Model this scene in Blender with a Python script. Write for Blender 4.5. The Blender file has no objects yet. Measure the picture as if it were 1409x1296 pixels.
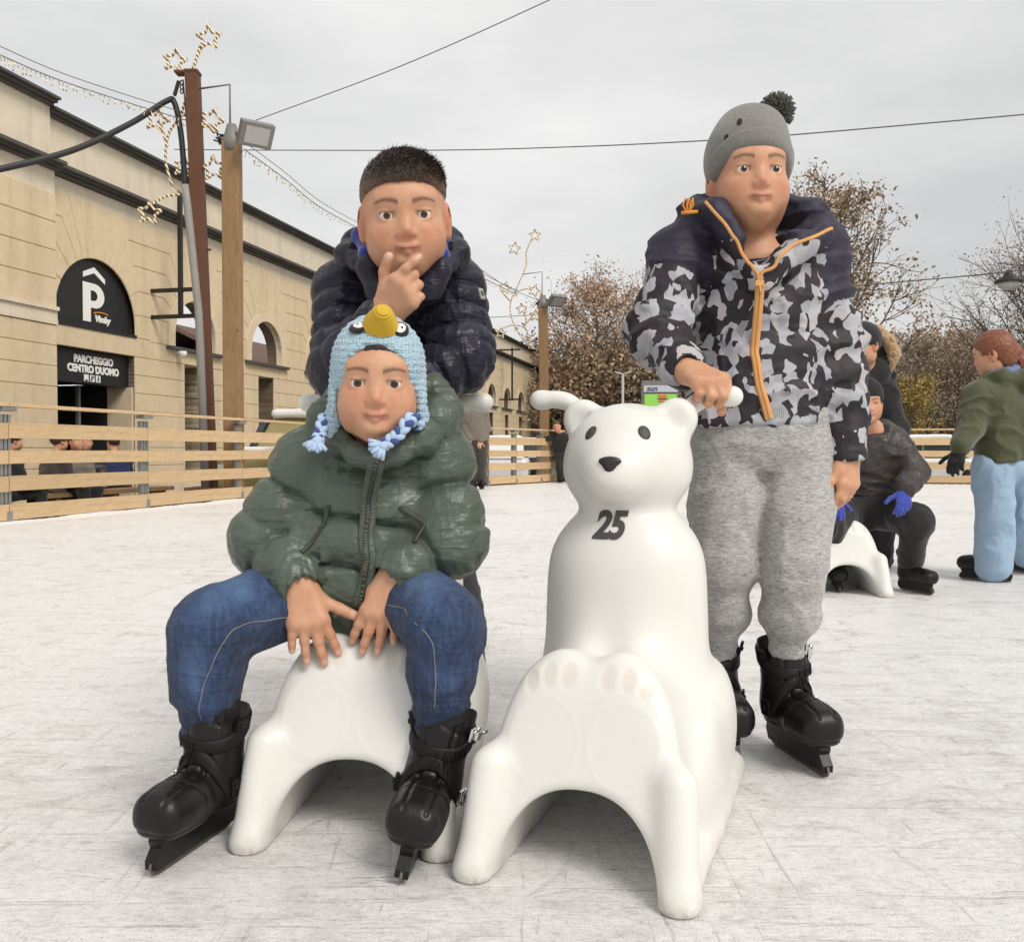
import bpy, bmesh, math, random
import numpy as np
from mathutils import Vector, Matrix
from mathutils.bvhtree import BVHTree
PI = math.pi
R = math.radians
scene = bpy.context.scene
COL = scene.collection

# ------------------------------------------------------------------ camera, sky, sun, exposure
CAMZ, PITCH, FPX = 0.62, R(1.24), 1290.0
cd = bpy.data.cameras.new('camera')
cam = bpy.data.objects.new('camera', cd)
COL.objects.link(cam)
cam.location = (0, 0, CAMZ)
cam.rotation_euler = (PI / 2 - PITCH, 0, 0)
cd.sensor_width = 36.0
cd.lens = FPX / 1409.0 * 36.0
cd.clip_start, cd.clip_end = 0.05, 2000.0
scene.camera = cam

SUN_EL, SUN_AZ = R(44), R(143)          # veiled sun, high behind the camera and to its right
world = bpy.data.worlds.new('World')
scene.world = world
world.use_nodes = True
wt = world.node_tree
wt.nodes.clear()
wo = wt.nodes.new('ShaderNodeOutputWorld')
wbg = wt.nodes.new('ShaderNodeBackground')
sky = wt.nodes.new('ShaderNodeTexSky')
sky.sky_type = 'NISHITA'
sky.sun_disc = False
sky.sun_elevation = SUN_EL
sky.sun_rotation = SUN_AZ
sky.dust_density = 4.0
wco = wt.nodes.new('ShaderNodeTexCoord')
wmap = wt.nodes.new('ShaderNodeMapping')
wmap.inputs['Scale'].default_value = (1.1, 1.1, 3.2)
wmap.inputs['Location'].default_value = (0.35, 0.1, 0.2)
wn = wt.nodes.new('ShaderNodeTexNoise')
wn.inputs['Scale'].default_value = 1.7
wn.inputs['Detail'].default_value = 7.0
wn.inputs['Roughness'].default_value = 0.52
wr = wt.nodes.new('ShaderNodeValToRGB')
wr.color_ramp.elements[0].position = 0.30
wr.color_ramp.elements[0].color = (5.9, 5.9, 5.9, 1)
wr.color_ramp.elements[1].position = 0.72
wr.color_ramp.elements[1].color = (9.0, 8.92, 8.75, 1)
wmx = wt.nodes.new('ShaderNodeMixRGB')
wmx.inputs[0].default_value = 0.93
wt.links.new(wco.outputs['Generated'], wmap.inputs['Vector'])
wt.links.new(wmap.outputs[0], wn.inputs['Vector'])
wt.links.new(wn.outputs['Fac'], wr.inputs[0])
wt.links.new(sky.outputs[0], wmx.inputs[1])
wt.links.new(wr.outputs[0], wmx.inputs[2])
wt.links.new(wmx.outputs[0], wbg.inputs['Color'])
wbg.inputs['Strength'].default_value = 0.105
wt.links.new(wbg.outputs[0], wo.inputs['Surface'])

sd = bpy.data.lights.new('sun', 'SUN')
sd.energy = 2.0
sd.angle = R(22)
sd.color = (1.0, 0.95, 0.88)
sun = bpy.data.objects.new('sun', sd)
COL.objects.link(sun)
_d = Vector((math.sin(SUN_AZ) * math.cos(SUN_EL), math.cos(SUN_AZ) * math.cos(SUN_EL), math.sin(SUN_EL)))
sun.rotation_euler = (-_d).to_track_quat('-Z', 'Y').to_euler()
sun.location = _d * 60

scene.view_settings.view_transform = 'Standard'
scene.view_settings.look = 'None'
scene.view_settings.exposure = 0.10
scene.view_settings.gamma = 1.0
scene.cycles.max_bounces = 6
scene.cycles.diffuse_bounces = 3
scene.cycles.use_denoising = True
# ------------------------------------------------------------------ helpers: measuring
def V3(*a): return np.array(a, dtype=float)
def unit(v):
    v = np.asarray(v, float)
    return v / np.linalg.norm(v)
def at(px, py, Y):
    """the point at depth Y that was measured at this pixel of the photograph"""
    xc, yc = (px - 704.5) / FPX, (648.0 - py) / FPX
    dy = math.cos(PITCH) + yc * math.sin(PITCH)
    dz = -math.sin(PITCH) + yc * math.cos(PITCH)
    t = Y / dy
    return V3(xc * t, Y, CAMZ + dz * t)
def gnd(px, py, z=0.0):
    xc, yc = (px - 704.5) / FPX, (648.0 - py) / FPX
    dy = math.cos(PITCH) + yc * math.sin(PITCH)
    dz = -math.sin(PITCH) + yc * math.cos(PITCH)
    t = (z - CAMZ) / dz
    return V3(xc * t, dy * t, z)

# ------------------------------------------------------------------ helpers: objects
def tag(o, label=None, cat=None, group=None, kind=None):
    if label: o['label'] = label
    if cat: o['category'] = cat
    if group: o['group'] = group
    if kind: o['kind'] = kind
    return o
def thing(name, label, cat, loc=(0, 0, 0), rotz=0.0, group=None):
    o = bpy.data.objects.new(name, None)
    COL.objects.link(o)
    o.location = tuple(float(v) for v in loc)
    o.rotation_euler = (0, 0, rotz)
    o.empty_display_size = 0.1
    return tag(o, label, cat, group)
def link(name, me, mat=None, parent=None, world=False):
    """link a mesh as one object; world=True: its coordinates are world ones, the parent being an unrotated empty"""
    o = bpy.data.objects.new(name, me)
    COL.objects.link(o)
    if mat is not None and len(me.materials) == 0:
        me.materials.append(mat)
    if parent is not None:
        o.parent = parent
        if world:
            p, loc = parent, Vector((0, 0, 0))
            while p is not None:
                loc += p.location
                p = p.parent
            o.location = -loc
    return o
def copy_tree(o, parent=None):
    c = o.copy()
    COL.objects.link(c)
    if parent is not None: c.parent = parent
    for ch in list(o.children): copy_tree(ch, c)
    return c
def mesh_np(name, verts, faces, smooth=True, col=None, extra=None):
    """verts (N,3), faces: (M,4) int array or list of tuples"""
    me = bpy.data.meshes.new(name)
    verts = np.asarray(verts, np.float32)
    if isinstance(faces, np.ndarray):
        n, k = faces.shape
        me.vertices.add(len(verts)); me.vertices.foreach_set('co', verts.ravel())
        me.loops.add(n * k); me.loops.foreach_set('vertex_index', faces.astype(np.int32).ravel())
        me.polygons.add(n)
        me.polygons.foreach_set('loop_start', np.arange(0, n * k, k, dtype=np.int32))
        me.polygons.foreach_set('loop_total', np.full(n, k, np.int32))
        me.update(calc_edges=True)
    else:
        me.from_pydata([tuple(map(float, v)) for v in verts], [], [tuple(map(int, f)) for f in faces])
    me.validate()
    if len(me.polygons):
        if isinstance(smooth, bool): me.polygons.foreach_set('use_smooth', np.full(len(me.polygons), smooth))
        else: me.polygons.foreach_set('use_smooth', np.asarray(smooth, bool)[:len(me.polygons)])
    if col is not None:
        a = me.color_attributes.new('Col', 'FLOAT_COLOR', 'POINT')
        c4 = np.ones((len(verts), 4), np.float32); c4[:, :col.shape[1]] = col
        a.data.foreach_set('color', c4.ravel())
    for k_, v_ in (extra or {}).items():
        a = me.attributes.new(k_, 'FLOAT', 'POINT')
        a.data.foreach_set('value', np.asarray(v_, np.float32))
    me.update()
    return me

class MB:
    """collects simple shapes into ONE mesh"""
    def __init__(s): s.v, s.f, s.sm = [], [], []
    def raw(s, v, f, smooth=False):
        o = len(s.v)
        s.v += [tuple(map(float, p)) for p in v]
        s.f += [tuple(int(i) + o for i in q) for q in f]
        s.sm += [smooth] * len(f)
        return s
    def box(s, c, size, M=None):
        h = np.array(size, float) / 2
        pts = np.array([[x, y, z] for z in (-1, 1) for y in (-1, 1) for x in (-1, 1)], float) * h
        if M is not None: pts = pts @ np.asarray(M, float).T
        pts = pts + np.asarray(c, float)
        return s.raw(pts, [(0, 2, 3, 1), (4, 5, 7, 6), (0, 1, 5, 4), (2, 6, 7, 3), (0, 4, 6, 2), (1, 3, 7, 5)])
    def bar(s, a, b, w, h, up=(0, 0, 1)):
        a, b = np.asarray(a, float), np.asarray(b, float)
        y = unit(b - a); x = unit(np.cross(y, up)); z = np.cross(x, y)
        return s.box((a + b) / 2, (w, np.linalg.norm(b - a), h), np.stack([x, y, z], 1))
    def tube(s, pts, r, n=8, caps=True, smooth=True):
        pts = np.asarray(pts, float)
        m = len(pts)
        rr = np.full(m, r, float) if np.isscalar(r) else np.asarray(r, float)
        T = np.gradient(pts, axis=0)
        T /= np.linalg.norm(T, axis=1)[:, None] + 1e-12
        ref = np.array([0, 0, 1.0]) if abs(T[0][2]) < 0.9 else np.array([1.0, 0, 0])
        u = unit(np.cross(T[0], ref))
        vs = []
        for i in range(m):
            u = u - T[i] * np.dot(u, T[i]); u = unit(u)
            w = np.cross(T[i], u)
            for k in range(n):
                a = 2 * PI * k / n
                vs.append(pts[i] + rr[i] * (math.cos(a) * u + math.sin(a) * w))
        fs = []
        for i in range(m - 1):
            for k in range(n):
                k2 = (k + 1) % n
                fs.append((i * n + k, i * n + k2, (i + 1) * n + k2, (i + 1) * n + k))
        s.raw(vs, fs, smooth)
        if caps:
            o = len(s.v) - m * n
            s.f.append(tuple(o + k for k in range(n))[::-1]); s.sm.append(False)
            s.f.append(tuple(o + (m - 1) * n + k for k in range(n))); s.sm.append(False)
        return s
    def prism(s, poly, o, X, Y, N, t0, t1):
        """polygon (2d) in the plane o + a*X + b*Y, thickness t0..t1 along N"""
        o, X, Y, N = (np.asarray(q, float) for q in (o, X, Y, N))
        n = len(poly)
        v = [o + a * X + b * Y + N * t0 for a, b in poly] + [o + a * X + b * Y + N * t1 for a, b in poly]
        f = [tuple(range(n))[::-1], tuple(range(n, 2 * n))]
        f += [(i, (i + 1) % n, n + (i + 1) % n, n + i) for i in range(n)]
        return s.raw(v, f)
    def lathe(s, prof, o, ax, n=16, smooth=True):
        """profile [(r, h)] about the axis ax from o"""
        o = np.asarray(o, float); ax = unit(ax)
        ref = np.array([0, 0, 1.0]) if abs(ax[2]) < 0.9 else np.array([1.0, 0, 0])
        u = unit(np.cross(ax, ref)); w = np.cross(ax, u)
        m = len(prof)
        v = [o + ax * h + r * (math.cos(2 * PI * k / n) * u + math.sin(2 * PI * k / n) * w) for r, h in prof for k in range(n)]
        f = [(i * n + k, i * n + (k + 1) % n, (i + 1) * n + (k + 1) % n, (i + 1) * n + k) for i in range(m - 1) for k in range(n)]
        s.raw(v, f, smooth)
        b = len(s.v) - m * n
        if prof[0][0] > 1e-6: s.f.append(tuple(b + k for k in range(n))[::-1]); s.sm.append(False)
        if prof[-1][0] > 1e-6: s.f.append(tuple(b + (m - 1) * n + k for k in range(n))); s.sm.append(False)
        return s
    def mesh(s, name):
        me = bpy.data.meshes.new(name)
        me.from_pydata(s.v, [], s.f)
        me.validate()
        if len(me.polygons) == len(s.sm): me.polygons.foreach_set('use_smooth', s.sm)
        me.update()
        return me
    def build(s, name, mat, parent=None, world=False, bevel=0.0):
        o = link(name, s.mesh(name), mat, parent, world)
        if bevel:
            b = o.modifiers.new('bevel', 'BEVEL'); b.width = bevel; b.segments = 2; b.limit_method = 'ANGLE'
        return o

# ------------------------------------------------------------------ helpers: signed-distance modelling (organic shapes)
_rng = np.random.default_rng(7)
_T = _rng.random((64, 64, 64)).astype(np.float32)
def vnoise(p):
    p = np.asarray(p, np.float32)
    i = np.floor(p).astype(np.int32); f = p - i
    f = f * f * (3 - 2 * f)
    x0, y0, z0 = (i[..., k] & 63 for k in range(3)); x1, y1, z1 = (x0 + 1) & 63, (y0 + 1) & 63, (z0 + 1) & 63
    fx, fy, fz = f[..., 0], f[..., 1], f[..., 2]
    c00 = _T[x0, y0, z0] * (1 - fx) + _T[x1, y0, z0] * fx
    c10 = _T[x0, y1, z0] * (1 - fx) + _T[x1, y1, z0] * fx
    c01 = _T[x0, y0, z1] * (1 - fx) + _T[x1, y0, z1] * fx
    c11 = _T[x0, y1, z1] * (1 - fx) + _T[x1, y1, z1] * fx
    return (c00 * (1 - fy) + c10 * fy) * (1 - fz) + (c01 * (1 - fy) + c11 * fy) * fz
def ridge(n): return 1 - np.abs(2 * n - 1)
def smin(a, b, k):
    if k <= 0: return np.minimum(a, b)
    h = np.maximum(k - np.abs(a - b), 0) / k
    return np.minimum(a, b) - h * h * k * 0.25
def frame(f, up=(0, 0, 1)):
    """columns x (image right for a figure facing the camera), y (backward), z (up) for a facing direction f"""
    f = unit(f); y = -f
    z = np.asarray(up, float); z = unit(z - y * np.dot(z, y))
    x = np.cross(y, z)
    return np.stack([x, y, z], 1)

def baffle(w, per, amp, p):
    """quilted baffles: round bands, narrow stitched valleys, small puckers along the stitching"""
    e = np.abs(w - np.round(w)) * per
    near = np.exp(-(e / 0.016) ** 2)
    return amp * (0.85 * np.abs(np.sin(PI * w)) ** 0.8 - 0.55 * np.exp(-(e / 0.0055) ** 2) - 0.40) + near * 0.0085 * (vnoise(p * 62.0) - 0.5)
class Sdf:
    def __init__(s): s.P = []; s.disp = None; s.margin = 0.006
    def add(s, fn, k=0.02, op='u', tag=0, pts=None): s.P.append([fn, k, op, tag, pts]); return s
    def cap(s, a, b, ra, rb=None, k=0.02, op='u', tag=0, puff=None, flat=None):
        a, b = np.asarray(a, np.float32), np.asarray(b, np.float32)
        rb = ra if rb is None else rb
        ba = b - a; L2 = float(ba @ ba) + 1e-12; L = math.sqrt(L2)
        def fn(p):
            pa = p - a
            t = np.clip((pa @ ba) / L2, 0, 1)
            q = pa - t[..., None] * ba
            if flat is not None:
                n_, f_ = flat
                n_ = np.asarray(n_, np.float32)
                q = q + (q @ n_)[..., None] * n_ * (f_ - 1)
            r = ra + (rb - ra) * t
            if puff is not None:
                s0, per, amp = puff
                r = r + baffle((s0 + t * L) / per + 0.14 * (vnoise(p * 9.0) - 0.5), per, amp, p)
            return np.sqrt((q * q).sum(-1)) - r
        m = max(ra, rb)
        return s.add(fn, k, op, tag, [a - m, a + m, b - m, b + m])
    def chain(s, pts, rs, k=0.02, op='u', tag=0, puff=None, kin=None):
        acc = 0.0
        for i in range(len(pts) - 1):
            pf = None if puff is None else (puff[0] + acc, puff[1], puff[2])
            s.cap(pts[i], pts[i + 1], rs[i], rs[i + 1], k if (i == 0 or kin is None) else kin, op, tag, pf)
            acc += float(np.linalg.norm(np.asarray(pts[i + 1]) - np.asarray(pts[i])))
        return s
    def ell(s, c, r, M=None, k=0.02, op='u', tag=0):
        c = np.asarray(c, np.float32); r = np.asarray(r, np.float32)
        M_ = None if M is None else np.asarray(M, np.float32)
        def fn(p):
            q = p - c
            if M_ is not None: q = q @ M_
            k0 = np.sqrt(((q / r) ** 2).sum(-1)); k1 = np.sqrt(((q / (r * r)) ** 2).sum(-1)) + 1e-9
            return k0 * (k0 - 1) / k1
        m = float(r.max())
        return s.add(fn, k, op, tag, [c - m, c + m])
    def box(s, c, h, rd, M=None, k=0.01, op='u', tag=0):
        c = np.asarray(c, np.float32); h = np.asarray(h, np.float32) - rd
        M_ = None if M is None else np.asarray(M, np.float32)
        def fn(p):
            q = p - c
            if M_ is not None: q = q @ M_
            q = np.abs(q) - h
            return np.sqrt((np.maximum(q, 0) ** 2).sum(-1)) + np.minimum(q.max(-1), 0) - rd
        m = float(np.linalg.norm(h) + rd)
        return s.add(fn, k, op, tag, [c - m, c + m])
    def plane(s, o, n, k=0.01, op='s'):
        """op 's' removes the side the normal points to"""
        o, n = np.asarray(o, np.float32), unit(n).astype(np.float32)
        return s.add(lambda p: -((p - o) @ n), k, op, 0, None)
    def loft(s, secs, o, M, k=0.02, op='u', tag=0, puff=None, n=2.3):
        """sections (z, cx, cy, rx, ry) along the local z of frame M at o"""
        S = np.array(secs, np.float32)
        if len(S) > 3:
            Q = spline(list(S), 8); Q[:, 0] = np.maximum.accumulate(Q[:, 0] + np.arange(len(Q)) * 1e-6); S = Q.astype(np.float32)
        o = np.asarray(o, np.float32); M_ = np.asarray(M, np.float32)
        def fn(p):
            q = (p - o) @ M_
            z = q[..., 2]
            cx, cy, rx, ry = (np.interp(z, S[:, 0], S[:, i]).astype(np.float32) for i in (1, 2, 3, 4))
            if puff is not None:
                s0, per, amp = puff
                bow = 0.35 * np.abs(q[..., 0]) if True else 0
                a = baffle((z - s0 + bow * 0.4) / per + 0.14 * (vnoise(p * 8.0) - 0.5), per, amp, p)
                rx = rx + a; ry = ry + a
            e = (np.abs((q[..., 0] - cx) / rx) ** n + np.abs((q[..., 1] - cy) / ry) ** n) ** (1 / n)
            d = (e - 1) * np.minimum(rx, ry)
            dz = np.maximum(S[0, 0] - z, z - S[-1, 0])
            return np.where(dz > 0, np.sqrt(np.maximum(d, 0) ** 2 + np.maximum(dz, 0) ** 2), np.maximum(d, dz))
        m = float(max(S[:, 3].max() + np.abs(S[:, 1]).max(), S[:, 4].max() + np.abs(S[:, 2]).max()))
        ends = []
        for z in (S[0, 0], S[-1, 0]):
            c = o + M_[:, 2] * z
            ends += [c - m, c + m]
        return s.add(fn, k, op, tag, ends)
    def comb(s, p, prims):
        d = np.full(p.shape[:-1], 1e3, np.float32)
        for fn, k, op, tg, _ in prims:
            x = fn(p).astype(np.float32)
            if op == 'u': d = smin(d, x, k)
            elif op == 's': d = -smin(-d, x, k)        # subtract
            elif op == 'i': d = -smin(-d, -x, k)       # intersect
        return d
    def tags(s, p):
        best = np.full(len(p), 1e3, np.float32); out = np.zeros(len(p), np.int32)
        for fn, k, op, tg, _ in s.P:
            if op != 'u': continue
            x = fn(p); m = x < best
            best[m] = x[m]; out[m] = tg
        return out
    def extract(s, vox):
        pts = np.concatenate([np.stack(q[4]) for q in s.P if q[2] == 'u' and q[4] is not None])
        lo, hi = pts.min(0) - 3 * vox - 0.02, pts.max(0) + 3 * vox + 0.02
        B = 14
        nb = np.ceil((hi - lo) / (vox * B)).astype(int)
        dims = nb * B + 1
        hd = 0.5 * B * vox * math.sqrt(3)
        gi = np.stack(np.meshgrid(*[np.arange(n) for n in nb], indexing='ij'), -1).reshape(-1, 3)
        cen = (lo + (gi + 0.5) * B * vox).astype(np.float32)
        D = np.stack([q[0](cen) for q in s.P], 1)
        dc = s.comb(cen, s.P)
        F = np.full(dims, 1.0, np.float32)
        act = np.abs(dc) < hd * 1.25 + s.margin + 0.01
        loc = np.stack(np.meshgrid(*[np.arange(B + 1)] * 3, indexing='ij'), -1).reshape(-1, 3)
        for bi in range(len(gi)):
            a = gi[bi] * B
            if not act[bi]:
                if dc[bi] < 0: F[a[0]:a[0] + B + 1, a[1]:a[1] + B + 1, a[2]:a[2] + B + 1] = -1.0
        for bi in np.nonzero(act)[0]:
            a = gi[bi] * B
            sel = [q for j, q in enumerate(s.P) if D[bi, j] < 2.3 * hd + q[1] + s.margin or q[2] == 'i']
            if not any(q[2] == 'u' for q in sel): continue
            p = (lo + (loc + a) * vox).astype(np.float32)
            d = s.comb(p, sel)
            if s.disp is not None: d = d - s.disp(p)
            F[a[0]:a[0] + B + 1, a[1]:a[1] + B + 1, a[2]:a[2] + B + 1] = d.reshape(B + 1, B + 1, B + 1)
        return surface_nets(F, lo, vox)
    def mesh(s, name, vox, colfn=None, extra=None):
        v, f = s.extract(vox)
        col = None if colfn is None else colfn(v, s)
        ex = None if extra is None else {k: fn(v, s) for k, fn in extra.items()}
        return mesh_np(name, v, f, True, col, ex)

def surface_nets(F, lo, vox):
    I = F < 0
    n = np.array(F.shape) - 1
    cnt = np.zeros(n, np.uint8)
    sl = lambda d, k: slice(d, d + n[k])
    for dx in (0, 1):
        for dy in (0, 1):
            for dz in (0, 1): cnt += I[sl(dx, 0), sl(dy, 1), sl(dz, 2)]
    cells = np.argwhere((cnt > 0) & (cnt < 8))
    ids = np.full(n, -1, np.int32)
    ids[cells[:, 0], cells[:, 1], cells[:, 2]] = np.arange(len(cells))
    acc = np.zeros((len(cells), 3)); num = np.zeros(len(cells))
    cs = [(x, y, z) for x in (0, 1) for y in (0, 1) for z in (0, 1)]
    for a in cs:
        for ax in range(3):
            if a[ax]: continue
            b = list(a); b[ax] = 1
            va = F[cells[:, 0] + a[0], cells[:, 1] + a[1], cells[:, 2] + a[2]]
            vb = F[cells[:, 0] + b[0], cells[:, 1] + b[1], cells[:, 2] + b[2]]
            m = (va < 0) != (vb < 0)
            t = np.where(m, va / np.where(m, va - vb, 1), 0)
            q = np.tile(np.array(a, float), (len(cells), 1)); q[:, ax] += t
            acc[m] += q[m]; num[m] += 1
    v = lo + (cells + acc / np.maximum(num, 1)[:, None]) * vox
    quads = []
    for ax in range(3):
        o = [1, 1, 1]; o[ax] = 0
        A = I[tuple(slice(o[k], n[k] + (0 if k != ax else 0)) for k in range(3))]
        Bs = [slice(o[k], n[k]) for k in range(3)]; Bs[ax] = slice(1, n[ax] + 1)
        Bv = I[tuple(Bs)]
        e = np.argwhere(A != Bv)
        if len(e) == 0: continue
        ins = A[e[:, 0], e[:, 1], e[:, 2]]
        e = e + np.array(o)
        u, w = [(1, 2), (2, 0), (0, 1)][ax]
        du = np.zeros(3, int); du[u] = 1
        dw = np.zeros(3, int); dw[w] = 1
        g = lambda q: ids[q[:, 0], q[:, 1], q[:, 2]]
        Q = np.stack([g(e - du - dw), g(e - dw), g(e), g(e - du)], 1)
        Q[~ins] = Q[~ins][:, ::-1]
        quads.append(Q)
    f = np.concatenate(quads)
    f = f[(f >= 0).all(1)]
    return v, f
def bvh_of(me):
    return BVHTree.FromPolygons([v.co[:] for v in me.vertices], [p.vertices[:] for p in me.polygons])
def snap(bvh, p, off=0.0):
    l, n, i, d = bvh.find_nearest(Vector(p))
    return np.array(l) + off * np.array(n), np.array(n)
def densify(pts, step):
    pts = [np.asarray(p, float) for p in pts]
    out = []
    for a, b in zip(pts[:-1], pts[1:]):
        m = max(1, int(np.linalg.norm(b - a) / step))
        out += [a + (b - a) * i / m for i in range(m)]
    return np.array(out + [pts[-1]])
def smooth_pts(pts, it=8):
    pts = np.array(pts, float)
    for _ in range(it): pts[1:-1] = 0.5 * pts[1:-1] + 0.25 * (pts[:-2] + pts[2:])
    return pts
def spline(pts, m=12):
    """Catmull-Rom through the points"""
    P = [np.asarray(p, float) for p in pts]
    P = [2 * P[0] - P[1]] + P + [2 * P[-1] - P[-2]]
    out = []
    for i in range(1, len(P) - 2):
        for j in range(m):
            t = j / m
            out.append(0.5 * ((2 * P[i]) + (-P[i - 1] + P[i + 1]) * t + (2 * P[i - 1] - 5 * P[i] + 4 * P[i + 1] - P[i + 2]) * t * t + (-P[i - 1] + 3 * P[i] - 3 * P[i + 1] + P[i + 2]) * t ** 3))
    return np.array(out + [P[-2]])
def ribbon(mb, bvh, pts, width, thick, off=0.0, closed=False, side=None):
    """a band laid along pts on a surface"""
    Q = [snap(bvh, p) for p in pts]
    C = smooth_pts([q[0] for q in Q], 3); N = np.array([q[1] for q in Q])
    for _ in range(4): N[1:-1] = 0.5 * N[1:-1] + 0.25 * (N[:-2] + N[2:])
    T = np.gradient(C, axis=0)
    vs, fs = [], []
    m = len(C)
    for i in range(m):
        n = unit(N[i]); t = unit(T[i] + 1e-9); w = unit(np.cross(t, n)) * width / 2
        c = C[i] + n * off
        vs += [c - w - n * thick, c - w * 1.0 + n * thick * 0.3, c - w * .7 + n * thick, c + w * .7 + n * thick, c + w + n * thick * 0.3, c + w - n * thick]
    for i in range(m - 1):
        for k in range(5):
            fs.append((i * 6 + k, i * 6 + k + 1, (i + 1) * 6 + k + 1, (i + 1) * 6 + k))
    mb.raw(vs, fs, True)
    mb.raw(vs[:6], [(0, 1, 2, 3, 4, 5)]); mb.raw(vs[-6:], [(5, 4, 3, 2, 1, 0)])
def surf_tube(mb, bvh, pts, r, off=0.0, n=6):
    C = smooth_pts([snap(bvh, p, off)[0] for p in pts], 2)
    mb.tube(C, r, n)
def text_mesh(s, size, extrude=0.002, bold=0.0, shear=0.0, space=1.0, line=1.0):
    c = bpy.data.curves.new('lettering', 'FONT')
    c.body = s; c.size = size; c.extrude = extrude; c.offset = bold; c.shear = shear
    c.align_x = 'CENTER'; c.align_y = 'CENTER'; c.space_character = space; c.space_line = line
    c.resolution_u = 6
    o = bpy.data.objects.new('lettering', c)
    COL.objects.link(o)
    me = bpy.data.meshes.new_from_object(o.evaluated_get(bpy.context.evaluated_depsgraph_get()))
    bpy.data.objects.remove(o)
    return me

# ------------------------------------------------------------------ helpers: materials
MATS = {}
class NT:
    def __init__(s, name):
        s.m = bpy.data.materials.new(name); s.m.use_nodes = True
        s.t = s.m.node_tree; s.b = s.t.nodes['Principled BSDF']; s.o = s.t.nodes['Material Output']
        s._co = None
    def n(s, ty, **kw):
        q = s.t.nodes.new('ShaderNode' + ty)
        for k, v in kw.items():
            if k in q.inputs: q.inputs[k].default_value = v
            else: setattr(q, k, v)
        return q
    def l(s, a, b): s.t.links.new(a, b)
    def co(s, scale=(1, 1, 1), rot=(0, 0, 0)):
        if s._co is None: s._co = s.n('TexCoord')
        mp = s.n('Mapping')
        mp.inputs['Scale'].default_value = scale; mp.inputs['Rotation'].default_value = rot
        s.l(s._co.outputs['Object'], mp.inputs[0])
        return mp.outputs[0]
    def noise(s, scale, detail=4, rough=0.55, sc=(1, 1, 1), rot=(0, 0, 0), dist=0.0):
        q = s.n('TexNoise'); q.inputs['Scale'].default_value = scale; q.inputs['Detail'].default_value = detail
        q.inputs['Roughness'].default_value = rough; q.inputs['Distortion'].default_value = dist
        s.l(s.co(sc, rot), q.inputs['Vector'])
        return q.outputs['Fac']
    def ramp(s, x, stops, interp='LINEAR'):
        q = s.n('ValToRGB'); q.color_ramp.interpolation = interp
        e = q.color_ramp.elements
        while len(e) < len(stops): e.new(0.5)
        for i, (p, c) in enumerate(stops):
            e[i].position = p
            e[i].color = (c, c, c, 1) if np.isscalar(c) else (*c[:3], 1)
        s.l(x, q.inputs[0])
        return q.outputs[0]
    def mix(s, f, a, b, mode='MIX'):
        q = s.n('MixRGB', blend_type=mode)
        for i, x in enumerate((f, a, b)):
            if hasattr(x, 'links'): s.l(x, q.inputs[i])
            elif np.isscalar(x): q.inputs[i].default_value = x if i == 0 else (x, x, x, 1)
            else: q.inputs[i].default_value = (*x[:3], 1)
        return q.outputs[0]
    def math(s, op, a, b=0.0, clamp=False):
        q = s.n('Math', operation=op, use_clamp=clamp)
        for i, x in enumerate((a, b)):
            if hasattr(x, 'links'): s.l(x, q.inputs[i])
            else: q.inputs[i].default_value = x
        return q.outputs[0]
    def attr(s, name='Col'):
        q = s.n('Attribute', attribute_name=name)
        return q
    def bump(s, h, strength=0.3, dist=0.01, chain=None):
        q = s.n('Bump'); q.inputs['Strength'].default_value = strength; q.inputs['Distance'].default_value = dist
        s.l(h, q.inputs['Height'])
        if chain is not None: s.l(chain, q.inputs['Normal'])
        return q.outputs[0]
    def done(s, color=None, rough=0.6, normal=None, **kw):
        if color is not None:
            if hasattr(color, 'links'): s.l(color, s.b.inputs['Base Color'])
            else: s.b.inputs['Base Color'].default_value = (*color[:3], 1)
        if hasattr(rough, 'links'): s.l(rough, s.b.inputs['Roughness'])
        else: s.b.inputs['Roughness'].default_value = rough
        if normal is not None: s.l(normal, s.b.inputs['Normal'])
        for k, v in kw.items():
            k = k.replace('_', ' ')
            if hasattr(v, 'links'): s.l(v, s.b.inputs[k])
            else: s.b.inputs[k].default_value = v
        return s.m
def plain(name, c, rough=0.6, var=0.25, scale=20.0, bump=0.0, bscale=200.0, bdist=0.002, **kw):
    if name in MATS: return MATS[name]
    t = NT(name)
    n = t.noise(scale, 5)
    c = np.array(c, float)
    col = t.mix(n, tuple(np.clip(c * (1 - var), 0, 1)), tuple(np.clip(c * (1 + var), 0, 1)))
    nm = t.bump(t.noise(bscale, 3), bump, bdist) if bump else None
    MATS[name] = t.done(col, rough, nm, **kw)
    return MATS[name]
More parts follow.
